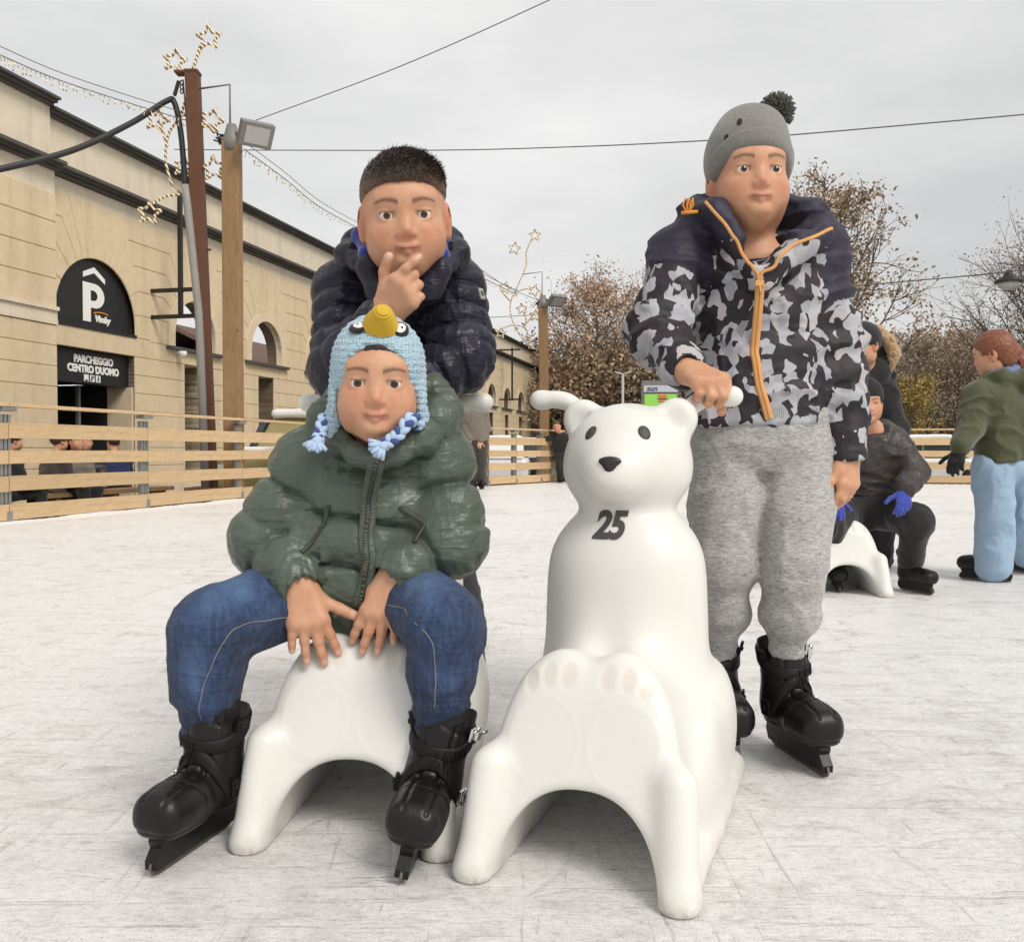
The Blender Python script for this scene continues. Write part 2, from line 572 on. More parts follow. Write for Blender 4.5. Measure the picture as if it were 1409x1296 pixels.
# ================================================================== ground and ice
def ice_material():
    t = NT('ice')
    big = t.noise(0.9, 5, 0.6)
    mid = t.noise(15, 8, 0.75, sc=(.6, 1, 1), dist=0.8)
    fine = t.noise(120, 6, 0.85, sc=(0.45, 1, 1), rot=(0, 0, R(10)))
    grain = t.noise(330, 3, 0.8)
    s1 = t.noise(26, 3, 0.8, sc=(0.10, 1.9, 1), rot=(0, 0, R(24)), dist=0.7)
    s2 = t.noise(30, 3, 0.8, sc=(1.8, 0.10, 1), rot=(0, 0, R(38)), dist=0.7)
    s3 = t.noise(22, 3, 0.8, sc=(0.08, 2.2, 1), rot=(0, 0, R(-12)), dist=0.5)
    def curve(scale, det, lo, wid, sc, rot):
        n_ = t.noise(scale, det, .45, sc=sc, rot=(0, 0, rot))
        return t.ramp(t.math('ABSOLUTE', t.math('SUBTRACT', n_, lo)), [(0.0, 1), (wid, 0)])
    cut = curve(1.3, 1, .50, .0035, (1, .35, 1), .3)
    for q_ in ((1.9, 1, .46, .004, (.3, 1, 1), .7), (2.6, 1, .53, .005, (1, .3, 1), -.5), (1.1, 0, .55, .0028, (.5, 1, 1), 1.4), (3.1, 1, .5, .005, (.35, 1, 1), 2.2)):
        cut = t.math('MAXIMUM', cut, curve(*q_))
    cut = t.math('MULTIPLY', cut, t.ramp(t.noise(3.5, 3), [(.42, 0), (.6, 1)]))
    scr = t.math('MAXIMUM', t.math('MAXIMUM', t.ramp(s1, [(0.60, 0), (0.68, 1)]), t.ramp(s2, [(0.62, 0), (0.70, 1)])), t.ramp(s3, [(0.61, 0), (0.69, 1)]))
    a = t.math('ADD', t.math('MULTIPLY', mid, 0.62), t.math('MULTIPLY', big, 0.38))
    base = t.ramp(a, [(0.32, (0.56, 0.53, 0.49)), (0.43, (0.82, 0.805, 0.785)), (0.51, (0.95, 0.945, 0.935))])
    sp = t.ramp(t.math('ADD', t.math('MULTIPLY', fine, 0.55), t.math('MULTIPLY', grain, 0.45)), [(0.38, (0.34, 0.31, 0.27)), (0.475, (0.84, 0.825, 0.805)), (0.56, (1, 1, 1))])
    col = t.mix(0.8, base, sp, 'MULTIPLY')
    col = t.mix(t.math('MULTIPLY', scr, 0.33), col, (0.33, 0.30, 0.27))
    col = t.mix(t.ramp(t.noise(230, 4, .75, sc=(.5, 1, 1)), [(.56, 0), (.64, .7)]), col, (.95, .95, .945))
    col = t.mix(t.math('MULTIPLY', cut, 0.20), col, (0.38, 0.35, 0.315))
    rough = t.ramp(mid, [(0.35, 0.24), (0.65, 0.5)])
    h = t.math('ADD', t.math('MULTIPLY', fine, 0.6), t.math('MULTIPLY', grain, 0.6))
    h = t.math('SUBTRACT', h, t.math('ADD', t.math('MULTIPLY', scr, 0.4), t.math('MULTIPLY', cut, 0.5)))
    nm = t.bump(h, 0.8, 0.005)
    return t.done(col, rough, nm, Specular_IOR_Level=0.45)
def fence_x(y): return -6.26 + 0.237 * y
ICE = [(-7.3, -4.0), (fence_x(16.45) - 0.1, 16.55), (-0.42, 16.55), (1.1, 19.0), (15.0, 16.1), (15.0, -4.0)]
mb = MB()
mb.prism(ICE, (0, 0, 0), (1, 0, 0), (0, 1, 0), (0, 0, 1), -0.28, 0.0)
tag(mb.build('ice_rink', ice_material()), 'white scratched ice of the rink', None, None, 'structure')
def asphalt():
    t = NT('asphalt')
    c = t.mix(t.noise(1.4, 6), (0.10, 0.095, 0.09), (0.19, 0.18, 0.165))
    return t.done(c, 0.85, t.bump(t.noise(140, 3), 0.4, 0.01))
mb = MB()
mb.box((0, 350, -0.35), (1400, 1400, 0.1))
tag(mb.build('ground', asphalt()), 'grey paved ground round the rink', None, None, 'structure')

# ================================================================== the arcaded building on the left
BO = V3(-6.994, 15.85, 0.0)                       # foot of the doorway's middle
BROT = math.atan2(0.973, 0.2306)
BU, BN = V3(0.2306, 0.973, 0), V3(0.973, -0.2306, 0)
def bpt(u, y, z): return BO + BU * u - BN * y + V3(0, 0, z)
BAY, NB = 2.92, 16
def stone_mat(name, c1, c2, dirt=0.5):
    t = NT(name)
    a = t.noise(0.7, 6, 0.65); b = t.noise(5, 6, 0.7); st = t.noise(1.6, 4, 0.6, sc=(2.2, 2.2, 0.22))
    c = t.mix(a, c1, c2)
    c = t.mix(t.ramp(st, [(0.5, 0), (0.78, dirt)]), c, tuple(0.52 * np.array(c1)))
    c = t.mix(t.ramp(b, [(0.3, 0.30), (0.6, 0)]), c, tuple(0.7 * np.array(c1)))
    return t.done(c, 0.88, t.bump(t.noise(60, 5, 0.7), 0.35, 0.01))
M_STONE = stone_mat('sandstone', (0.66, 0.515, 0.325), (0.76, 0.62, 0.42), 0.40)
M_PLASTER = stone_mat('plaster', (0.70, 0.60, 0.45), (0.78, 0.69, 0.55), 0.35)
M_TRIM = stone_mat('trim_stone', (0.68, 0.55, 0.36), (0.78, 0.65, 0.47), 0.25)
M_LEAD = plain('lead_sheet', (0.075, 0.068, 0.062), 0.6, 0.5, 3.0, 0.3, 30, 0.01)
M_BLACK = plain('black_panel', (0.012, 0.011, 0.010), 0.45, 0.3, 3.0)
M_GREYP = plain('grey_metal', (0.20, 0.19, 0.18), 0.5, 0.2, 10)
M_DARK = plain('painted_dark_interior', (0.02, 0.018, 0.016), 0.9, 0.3, 3.0)
M_WHITE = plain('white_paint', (0.82, 0.81, 0.78), 0.5, 0.04, 8)
def brick_mat():
    t = NT('old_brick')
    q = t.n('TexBrick'); q.inputs['Scale'].default_value = 7.0
    q.inputs['Color1'].default_value = (0.20, 0.105, 0.07, 1); q.inputs['Color2'].default_value = (0.13, 0.085, 0.065, 1)
    q.inputs['Mortar'].default_value = (0.20, 0.17, 0.14, 1); q.inputs['Mortar Size'].default_value = 0.025
    t.l(t.co((1, 1, 1), (PI / 2, 0, 0)), q.inputs['Vector'])
    c = t.mix(t.ramp(t.noise(2.5, 6), [(0.4, 0), (0.7, 0.6)]), q.outputs[0], (0.07, 0.055, 0.045))
    return t.done(c, 0.9, t.bump(t.noise(25, 5), 0.6, 0.03))
M_BRICK = brick_mat()

bld = thing('arcaded_building', 'long sandstone building with a row of arched openings and a dark cornice', 'building', BO, BROT)

ZS, ZC, RO, RS = 2.61, 2.85, 0.72, 0.93          # sill, arch centre, opening radius, surround radius
ZT = 4.72
Hj = [(3.05, 12), (3.48, 31), (3.92, 48), (4.34, 61)]
TOPJ = [70, 77.5, 84.5]
stones = bmesh.new()
def stone(poly):
    vs = [stones.verts.new((x, 0.0, z)) for x, z in poly]
    try:
        f = stones.faces.new(vs)
        f.normal_update()
        if f.normal.y > 0: f.normal_flip()
    except ValueError: pass
def arcpts(r, zc, a0, a1, m):
    return [(r * math.cos(R(a0 + (a1 - a0) * i / m)), zc + r * math.sin(R(a0 + (a1 - a0) * i / m))) for i in range(m + 1)]
XS = 1.22
def upper_stones(u0, r, zc, zs):
    for sgn in (1, -1):
        jo = []
        for h, th in Hj:
            rr = (h - zc) / math.sin(R(th))
            jo.append((th, (rr * math.cos(R(th)), h), h))
        put = lambda poly: stone([(u0 + sgn * x, z) for x, z in poly])
        th0, b0, h0 = jo[0]
        put([(r, zs), (XS, zs), (XS, h0), b0] + arcpts(r, zc, th0, 0, 3) + ([] if abs(zs - zc) < 0.02 else []))
        for (ta, ba, ha), (tb, bb, hb) in zip(jo[:-1], jo[1:]):
            put(arcpts(r, zc, tb, ta, 3)[::1] + [ba, (XS, ha), (XS, hb), bb])
        ta, ba, ha = jo[-1]
        tops = [(th, ((ZT - zc) / math.tan(R(th)), ZT)) for th in TOPJ]
        put(arcpts(r, zc, tops[0][0], ta, 2) + [ba, (XS, ha), (XS, ZT), tops[0][1]])
        for (t1, p1), (t2, p2) in zip(tops[:-1], tops[1:]):
            put(arcpts(r, zc, t2, t1, 1) + [p1, p2])
        hs = [zs] + [j[2] for j in jo] + [ZT]
        for a, b in zip(hs[:-1], hs[1:]):
            put([(XS, a), (BAY / 2, a), (BAY / 2, b), (XS, b)])
    p = (ZT - zc) / math.tan(R(TOPJ[-1]))
    stone([(u0 + x, z) for x, z in arcpts(r, zc, 180 - TOPJ[-1], TOPJ[-1], 2) + [(p, ZT), (-p, ZT)]])
def lower_stones(u0, w, z0, z1, n):
    for k in range(n):
        a, b = z0 + (z1 - z0) * k / n, z0 + (z1 - z0) * (k + 1) / n
        for sgn in (1, -1):
            xs = [w, w + (0.42 if k % 2 else 0.68), BAY / 2 - (0.0 if k % 2 else 0.0)]
            if w > 0.8: xs = [w, BAY / 2]
            for x0, x1 in zip(xs[:-1], xs[1:]): stone([(u0 + sgn * x, z) for x, z in [(x0, a), (x1, a), (x1, b), (x0, b)]])
WW = 0.37
for i in range(NB):
    u0 = i * BAY
    if i == 0:
        upper_stones(u0, 1.02, 2.81, 2.64)
        lower_stones(u0, 1.0, -0.3, 2.30, 8)
        stone([(u0 - 1.3, 2.30), (u0 + 1.3, 2.30), (u0 + 1.22, 2.64), (u0 - 1.22, 2.64)])
        for s in (1, -1): stone([(u0 + s * 1.3, 2.30), (u0 + s * BAY / 2, 2.30), (u0 + s * BAY / 2, 2.64), (u0 + s * 1.22, 2.64)])
    else:
        upper_stones(u0, RS, ZC, ZS)
        lower_stones(u0, WW, -0.3, 2.30, 8)
        for s in (1, -1): stone([(u0 + s * 0.0, 2.30), (u0 + s * BAY / 2, 2.30), (u0 + s * BAY / 2, 2.61), (u0 + s * 0.0, 2.61)])
# the near wing stands 12 cm proud
UB = -1.13
near = []
hs = [-0.3, 0.02, 0.34, 0.66, 0.98, 1.30, 1.62, 1.94, 2.26, 2.58]
up = [2.86, 3.30, 3.74, 4.18, 4.62]
for k, (a, b) in enumerate(zip(hs[:-1] + up[:-1], hs[1:] + up[1:])):
    x = UB
    w = 0.5 if k % 2 else 0.95
    while x > -9:
        near.append([(x - w, a), (x, a), (x, b), (x - w, b)])
        x -= w; w = 0.95
bmesh.ops.inset_individual(stones, faces=stones.faces[:], thickness=0.011, depth=0.020, use_even_offset=True)
me = bpy.data.meshes.new('facade'); stones.to_mesh(me); stones.free()
link('facade', me, M_STONE, bld)
stones = bmesh.new()
for poly in near: stone(poly)
bmesh.ops.inset_individual(stones, faces=stones.faces[:], thickness=0.011, depth=0.020, use_even_offset=True)
for v in stones.verts: v.co.y -= 0.12
me = bpy.data.meshes.new('wing_facade'); stones.to_mesh(me); stones.free()
link('wing_facade', me, M_STONE, bld)
mb = MB()
mb.box((UB - 4, 0.1, 2.72), (8, 0.5, 0.26))
mb.box((UB - 4, 0.07, 2.62), (8, 0.46, 0.07))
mb.box((UB - 4, 0.09, 2.83), (8, 0.56, 0.06))
mb.box((UB - 4.02, 0.20, 2.2), (8, 0.6, 5.0))
mb.box((UB - 4, 0.16, 4.84), (8, 0.56, 0.45))
mb.box((UB - 4, 0.2, 5.53), (8, 0.5, 0.90))
mb.build('wing_wall', M_PLASTER, bld)
mb = MB()
UE = NB * BAY - 1.2
mb.box(((UE + UB) / 2 + .0, 0.23, 4.84), (UE - UB, 0.46, 0.24))        # frieze
mb.box(((UE + UB) / 2, 0.30, 5.475), (UE - UB, 0.5, 0.77))               # parapet
mb.build('parapet', M_PLASTER, bld)
mb = MB()
for z, h, o in ((4.99, 0.04, 0.10), (5.03, 0.03, 0.18), (5.07, 0.05, 0.26)):
    mb.box(((UE + UB) / 2, 0.2 - o / 2, z), (UE - UB, 0.4 + o, h))
    mb.box((UB - 4, 0.1 - o / 2, z + 0.003), (8, 0.4 + o, h))
mb.build('cornice', M_LEAD, bld)
mb = MB()
for z, h, o in ((5.88, 0.04, 0.08), (5.92, 0.04, 0.15), (5.96, 0.04, 0.21)):
    mb.box(((UE + UB) / 2, 0.3 - o / 2, z), (UE - UB, 0.5 + o, h))
    mb.box((UB - 4, 0.2 - o / 2, z + 0.12), (8, 0.5 + o, h))
mb.build('coping', M_LEAD, bld)
mb = MB(); mb.box((UE + 0.1, 4, 2.75), (0.5, 8, 6.1)); mb.build('end_wall', M_PLASTER, bld)
# openings: reveal, surround and sill of each arched window, and the slot below
def arch_outline(r, zc, zs, m=14):
    return [(r, zs)] + arcpts(r, zc, 0, 180, m) + [(-r, zs)]
def reveal(mb, out, y0, y1):
    n = len(out)
    v = [(x, y0, z) for x, z in out] + [(x, y1, z) for x, z in out]
    mb.raw(v, [(i, n + i, n + (i + 1) % n, (i + 1) % n) for i in range(n)])
for i in range(1, NB):
    u0 = i * BAY
    w = MB()
    reveal(w, [(u0 + x, z) for x, z in arch_outline(RO, ZC, ZS)], -0.02, 0.10)
    reveal(w, [(u0 + x, z) for x, z in arch_outline(RO + .03, ZC, ZS - .02)], 0.10, 0.34)
    wo_ = w.build('arched_window', M_TRIM, bld)
    s_ = MB()
    a, b = arch_outline(RS, ZC, ZS), arch_outline(RO, ZC, ZS)
    n = len(a)
    v = [(u0 + x, -0.055, z) for x, z in a] + [(u0 + x, -0.055, z) for x, z in b] + [(u0 + x, 0.02, z) for x, z in a] + [(u0 + x, 0.02, z) for x, z in b]
    f = [(k, k + 1, n + k + 1, n + k) for k in range(n - 1)] + [(k, 2 * n + k, 2 * n + k + 1, k + 1) for k in range(n - 1)] + [(n + k, n + k + 1, 3 * n + k + 1, 3 * n + k) for k in range(n - 1)]
    s_.raw(v, f)
    s_.build('surround', M_TRIM, wo_)
    s_ = MB(); s_.box((u0, 0.05, ZS - 0.035), (2 * RS + 0.1, 0.34, 0.06)); s_.build('sill', M_LEAD, wo_)
    w = MB(); reveal(w, [(u0 + WW, 0.1), (u0 + WW, 2.30), (u0 - WW, 2.30), (u0 - WW, 0.1)], -0.02, 0.5)
    w.box((u0, 0.25, -0.1), (2 * WW, 0.5, 0.4))
    w.build('window', M_TRIM, bld)
# backing masonry, left open where the arches and slots are
mb = MB()
for i in range(1, NB):
    u0 = i * BAY
    for s in (1, -1):
        mb.box((u0 + s * (WW + BAY / 2) / 2, 0.26, 1.0), (BAY / 2 - WW, 0.5, 2.6))
        mb.box((u0 + s * (RO + BAY / 2 + .02) / 2, 0.18, 3.66), (BAY / 2 - RO - .02, 0.33, 2.1))
    mb.box((u0, 0.26, 2.455), (BAY, 0.5, 0.30))
    out = [(u0 + x, z) for x, z in arcpts(RO + 0.01, ZC, 0, 180, 14)]
    poly = [(u0 + RO + .01, ZT)] + out + [(u0 - RO - .01, ZT)]
    q = [(u0 + RO + .01 - (2 * RO + .02) * k / 14, ZT) for k in range(15)]
    for k in range(14):
        mb.prism([q[k], out[k], out[k + 1], q[k + 1]], (0, 0, 0), (1, 0, 0), (0, 0, 1), (0, 1, 0), 0.012, 0.34)
for s in (1, -1):
    mb.box((s * (1.0 + BAY / 2) / 2, 0.3, 1.0), (BAY / 2 - 1.0, 0.6, 2.6))
mb.box((0, 0.36, 3.5), (BAY, 0.4, 2.4))
mb.build('masonry', M_BRICK, bld)
# doorway of the car park: deep reveal, walls behind coloured near black as interior shade
mb = MB()
mb.box((0.97, 0.27, 0.7), (0.05, 0.50, 2.1))
mb.build('doorway', M_TRIM, bld)
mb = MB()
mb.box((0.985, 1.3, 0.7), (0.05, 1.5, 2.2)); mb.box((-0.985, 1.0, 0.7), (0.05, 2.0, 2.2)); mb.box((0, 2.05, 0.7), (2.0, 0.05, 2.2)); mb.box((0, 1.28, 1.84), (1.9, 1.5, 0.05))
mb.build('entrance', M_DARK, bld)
mb = MB(); mb.box((0.30, 0.62, 0.55), (0.06, 0.06, 2.4)); mb.box((-0.25, 1.2, 0.62), (0.9, 0.05, 0.06)); mb.box((0.1, 1.1, 0.35), (0.22, 0.02, 0.3))
mb.build('turnstile', M_GREYP, bld)

# car park signs
sg = thing('parking_sign', 'black half-round sign with a white P under a roof mark above the car park door', 'sign', BO, BROT)
mb = MB()
out = arch_outline(1.0, 2.81, 2.65, 20)
mb.prism([(x, z) for x, z in out][::-1], (0, 0, 0), (1, 0, 0), (0, 0, 1), (0, 1, 0), 0.07, 0.13)
mb.box((0, 0.03, 2.655), (2.06, 0.14, 0.05))
mb.build('panel', M_BLACK, sg)
def flat_text(name, s, size, mat, parent, loc, bold=0.0, shear=0.0, sx=1.0, space=1.0, line=1.0):
    me = text_mesh(s, size, 0.006, bold, shear, space, line)
    for v in me.vertices: v.co = (v.co.x * sx + loc[0], -v.co.z + loc[1], v.co.y + loc[2])
    return link(name, me, mat, parent)
M_LIT = plain('sign_white', (0.85, 0.84, 0.80), 0.4, 0.02)
# the P: stem, bowl
mb = MB()
def Ppoly():
    pts = [(-0.27, 2.78), (-0.07, 2.78), (-0.07, 3.02)]
    pts += [(0.03 + 0.25 * math.cos(R(a)), 3.225 + 0.205 * math.sin(R(a))) for a in range(-90, 91, 15)]
    pts += [(-0.27, 3.43)]
    return pts
import mathutils
def flat_poly_mesh(polys, y):
    tri = mathutils.geometry.tessellate_polygon([[Vector((x, z, 0)) for x, z in p] for p in polys])
    pts = [q for p in polys for q in p]
    m = MB(); n = len(pts)
    m.raw([(x, y, z) for x, z in pts], [t for t in tri])
    return m
hole = [(0.0 + 0.10 * math.cos(R(a)), 3.225 + 0.085 * math.sin(R(a))) for a in range(-90, 91, 15)] + [(-0.07, 3.31), (-0.07, 3.14)]
mP = flat_poly_mesh([Ppoly(), hole], 0.062)
mP.raw([(x, 0.062, z) for x, z in [(-0.26, 3.50), (-0.26, 3.59), (0.02, 3.71), (0.30, 3.55), (0.30, 3.46), (0.02, 3.61)]], [(0, 1, 2, 5), (5, 2, 3, 4)])
mP.build('letter_p', M_LIT, sg)
flat_text('lettering', 'Vimby', 0.155, M_LIT, sg, (0.22, 0.063, 2.85), 0.007, 0.25)
mb = MB(); mb.tube([(0.02 + 0.035 * math.cos(a) * 6 * 0.9 + .18, 0.062, 2.93 + 0.035 * math.sin(a)) for a in np.linspace(0.3, 3.3, 12)], 0.012, 6)
mb.build('swoosh', plain('orange_paint', (0.75, 0.28, 0.02), 0.5, 0.05), sg)
sg = thing('parking_sign', 'black lettered panel reading PARCHEGGIO CENTRO DUOMO over the entrance', 'sign', BO, BROT)
mb = MB(); mb.box((0, 0.30, 2.02), (1.998, 0.36, 0.55)); mb.build('panel', M_BLACK, sg)
flat_text('lettering', 'PARCHEGGIO\nCENTRO DUOMO', 0.168, M_LIT, sg, (0.06, 0.112, 2.06), 0.0085, 0, 0.95, 1.0, 0.95)
for k in range(3):
    mb = MB(); u = -0.13 + 0.15 * k
    mb.box((u, 0.117, 1.84), (0.115, 0.004, 0.115))
    mb.build('pictogram', M_LIT, sg)
    m2 = MB()
    if k == 0: m2.bar((u - .03, 0.113, 1.80), (u + .03, 0.113, 1.80), 0.01, 0.02); m2.bar((u + .03, 0.113, 1.80), (u + .03, 0.113, 1.88), 0.02, 0.02)
    elif k == 1: m2.bar((u - .04, 0.113, 1.80), (u + .03, 0.113, 1.88), 0.015, 0.02); m2.box((u - .02, .113, 1.87), (.02, .004, .03))
    else: m2.box((u, 0.113, 1.83), (0.03, 0.004, 0.06)); m2.box((u, 0.113, 1.88), (0.02, 0.004, 0.02))
    m2.build('icon', M_BLACK, bpy.data.objects[sg.children[-1].name])

# ruined house behind the arcade, seen through its openings
rh = thing('brick_house', 'old brick house with a tiled roof seen through the arches', 'house', bpt(11.2, 3.2, -0.3), BROT)
mb = MB(); mb.box((18, 0.2, 1.65), (36, 0.4, 3.3)); mb.box((18, 5, 1.65), (36, 0.4, 3.3)); mb.box((0.2, 2.6, 1.65), (0.4, 5, 3.3))
mb.build('wall', M_BRICK, rh)
def tile_mat():
    t = NT('roof_tiles')
    w = t.n('TexWave'); w.inputs['Scale'].default_value = 3.0; w.inputs['Distortion'].default_value = 1.0
    t.l(t.co((1, 1, 1)), w.inputs['Vector'])
    c = t.mix(t.noise(9, 6), (0.12, 0.075, 0.055), (0.25, 0.16, 0.12))
    return t.done(c, 0.9, t.bump(w.outputs['Fac'], 0.8, 0.06))
mb = MB()
mb.prism([(-0.3, 3.2), (-0.25, 3.32), (2.6, 4.7), (2.6, 4.55)], (-0.3, 0, 0), (0, 1, 0), (0, 0, 1), (1, 0, 0), 0, 36.6)
mb.prism([(5.5, 3.2), (5.5, 3.32), (2.6, 4.7), (2.6, 4.55)], (-0.3, 0, 0), (0, 1, 0), (0, 0, 1), (1, 0, 0), 0, 36.6)
mb.build('roof', tile_mat(), rh)

# banner brackets on the facade (seen nearly edge on) and a lamp camera
M_IRON = plain('dark_iron', (0.018, 0.016, 0.015), 0.5, 0.3, 10)
def bracket(u, z0, z1, arms, label):
    t = thing('banner_bracket', label, 'bracket', bpt(u, 0, 0), BROT)
    mb = MB(); mb.box((0, -0.62, (z0 + z1) / 2), (0.07, 0.07, z1 - z0)); mb.build('upright', M_IRON, t)
    for z in arms:
        mb = MB(); mb.bar((0, 0.02, z), (0, -1.0, z), 0.06, 0.07); mb.build('arm', M_IRON, t)
bracket(1.50, 3.05, 5.35, (3.07, 3.55), 'black iron banner bracket on the wall between the car park door and next arch')
bracket(BAY * 9.5, 2.9, 5.3, (2.95, 5.2), 'thin black banner bracket on the far part of the arcaded building')
bracket(BAY * 14.6, 2.9, 5.3, (2.95, 5.2), 'faint black upright at the far end of the arcaded building')
t = thing('security_camera', 'small white security camera on the wall below the first arch', 'camera', bpt(2.25, 0, 2.5), BROT)
mb = MB(); mb.tube([(0, -0.02, 0), (0, -0.16, 0)], 0.03, 10); mb.box((0, -0.01, 0.02), (0.09, 0.06, 0.12)); mb.build('body', M_WHITE, t)
mb = MB(); mb.lathe([(0.0, 0.02), (0.07, 0.02), (0.075, -0.03), (0.05, -0.09), (0, -0.11)], (0, -0.18, 0), (0, 0, 1), 12); mb.build('dome', M_WHITE, t)

# ================================================================== rink fence
def wood_mat(name, c1, c2, long=(1, 1, 1)):
    t = NT(name)
    g = t.noise(7, 6, 0.65, sc=long, dist=1.2)
    f = t.noise(42, 3, 0.7, sc=long)
    k = t.n('TexVoronoi'); k.inputs['Scale'].default_value = 3.6
    t.l(t.co((1, 1, 1)), k.inputs['Vector'])
    c = t.mix(g, c1, c2)
    c = t.mix(t.ramp(f, [(0.45, 0), (0.75, 0.5)]), c, tuple(0.45 * np.array(c1)))
    c = t.mix(t.ramp(k.outputs['Distance'], [(0.045, 0.8), (0.075, 0)]), c, (0.12, 0.06, 0.025))
    oi = t.n('ObjectInfo')
    c = t.mix(t.math('MULTIPLY', oi.outputs['Random'], 0.35), c, tuple(0.6 * np.array(c1)))
    return t.done(c, 0.75, t.bump(f, 0.35, 0.004))
M_BOARD = wood_mat('pine_board', (0.54, 0.36, 0.185), (0.70, 0.52, 0.31), (0.12, 1, 1))
M_POSTW = wood_mat('timber_post', (0.22, 0.12, 0.05), (0.40, 0.245, 0.115), (1, 1, 0.12))
M_GALV = plain('galvanised_steel', (0.30, 0.30, 0.29), 0.45, 0.3, 8, Metallic=0.6)
BOARDS = [(0.79, 0.135), (0.565, 0.115), (0.335, 0.13), (0.095, 0.135)]
def fence(p0, p1, npan, label, pales=True, inward=1):
    p0, p1 = np.array([*p0, 0.0]), np.array([*p1, 0.0])
    d = unit(p1 - p0); L = np.linalg.norm(p1 - p0)
    t = thing('rink_fence', label, 'fence', p0, math.atan2(d[1], d[0]), 'wooden rink fence runs')
    w = L / npan
    rng = random.Random(int(abs(p0[0] * 31 + p0[1] * 17) * 100))
    for i in range(npan):
        for z, h in BOARDS:
            mb = MB(); mb.box((0, 0, 0), (w - 0.012, 0.028, h))
            b = mb.build('board', M_BOARD, t, bevel=0.003)
            b.location = ((i + 0.5) * w, -0.045 * inward, z + rng.uniform(-.004, .004)); b.rotation_euler = (0, rng.uniform(-.002, .002), 0)
    for i in range(npan + 1):
        mb = MB()
        for s in (-0.045, 0.0, 0.045):
            mb.box((i * w + s, 0.0, 0.46), (0.032, 0.05, 0.94))
        mb.box((i * w, 0.0, -0.13), (0.05, 0.05, 0.3))
        mb.box((i * w, -0.05 * inward, 0.02), (0.055, 0.03, 0.16))
        mb.box((i * w, -0.02 * inward, 0.975), (0.17, 0.10, 0.035))
        mb.build('post', M_GALV, t)
    nr = max(1, npan // 2)
    for i in range(nr):
        mb = MB(); mb.box((0, 0, 0), (L / nr - 0.01, 0.09, 0.032))
        b = mb.build('handrail', M_BOARD, t, bevel=0.004); b.location = ((i + 0.5) * L / nr, -0.03 * inward, 1.012)
    if pales:
        mb = MB()
        n = int(L / 0.145)
        for i in range(n): mb.box(((i + 0.5) * L / n, 0.06 * inward, -0.1), (0.075, 0.02, 0.24))
        mb.build('pales', plain('weathered_pale', (0.22, 0.15, 0.09), 0.9, 0.4, 5), t)
    return t
fy = [8.03 + 1.9 * k for k in range(-2, 5)]
fence((fence_x(fy[0]), fy[0]), (fence_x(fy[-1]), fy[-1]), 6, 'pale board fence along the left edge of the rink before the car park door')
fence((fence_x(fy[-1]) + .03, fy[-1] + 0.12), (-2.42, 16.40), 1, 'short corner length of the board fence hidden behind the sitting boy')
fence((-2.3, 16.42), (-0.55, 16.36), 2, 'board fence section behind the person in dark trousers')
fence((-0.45, 16.40), (1.0, 18.75), 3, 'board fence section the person in black leans on')
fence((1.2, 18.85), (13.2, 16.2), 6, 'far board fence across the back of the rink behind the red-haired girl')
# ridge of scraped snow at the fence's foot
v, f = [], []
rng = np.random.default_rng(3)
ys = np.arange(4.5, 16.2, 0.06)
for j, y in enumerate(ys):
    for k in range(6):
        q = k / 5
        hgt = 0.3 * (0.06 + 0.06 * vnoise(np.array([[y * 1.1, 3.3, 0]]))[0] + 0.05 * vnoise(np.array([[y * 5, k * 1.7, 2]]))[0]) * (1 - q) ** 1.3
        v.append((fence_x(y) + 0.05 + q * (0.25 + 0.35 * vnoise(np.array([[y * .8, 9, 1]]))[0]), y, 0.003 + (hgt - 0.02 if k < 5 else -0.01)))
for j in range(len(ys) - 1):
    for k in range(5): f.append((j * 6 + k, j * 6 + k + 1, (j + 1) * 6 + k + 1, (j + 1) * 6 + k))
M_SNOW = plain('snow', (0.80, 0.80, 0.80), 0.7, 0.06, 9, 0.5, 60, 0.01)
tag(link('scraped_snow', mesh_np('scraped_snow', v, f), M_SNOW), 'low ridge of scraped snow along the left fence', None, None, 'stuff')
# ================================================================== bear shaped skating aids
def plastic():
    t = NT('white_plastic')
    c = t.mix(t.noise(3.0, 4), (0.71, 0.695, 0.655), (0.76, 0.75, 0.715))
    sc = t.noise(14, 3, 0.8, sc=(1, 1, 0.15), dist=0.6)
    c = t.mix(t.ramp(sc, [(0.72, 0), (0.78, 0.25)]), c, (0.52, 0.48, 0.42))
    sc2 = t.noise(40, 4, 0.8, sc=(.2, 1, 1), dist=1.5)
    c = t.mix(t.ramp(sc2, [(0.70, 0), (0.74, 0.35)]), c, (0.40, 0.36, 0.31))
    q_ = t.n('TexCoord'); z_ = t.n('SeparateXYZ'); t.l(q_.outputs['Object'], z_.inputs[0])
    dirt = t.math('MULTIPLY', t.ramp(z_.outputs[2], [(0.0, 0.75), (0.035, 0.0)]), t.ramp(t.noise(26, 5, .7), [(.4, 0), (.6, 1)]))
    c = t.mix(dirt, c, (0.36, 0.31, 0.25))
    at_ = t.attr('Col')
    c = t.mix(1.0, c, at_.outputs['Color'], 'MULTIPLY')
    return t.done(c, 0.36, t.bump(t.noise(90, 3), 0.06, 0.002), Subsurface_Weight=0.35, Subsurface_Radius=(0.03, 0.026, 0.02), Subsurface_Scale=0.6, Specular_IOR_Level=0.4)
M_PLASTIC = plastic()
M_PRINT = plain('dark_print', (0.055, 0.05, 0.046), 0.55, 0.25, 40)
TOES = [(0.030, 0.285, 0.012, 0.018), (0.060, 0.284, 0.011, 0.017), (0.086, 0.273, 0.010, 0.014)]
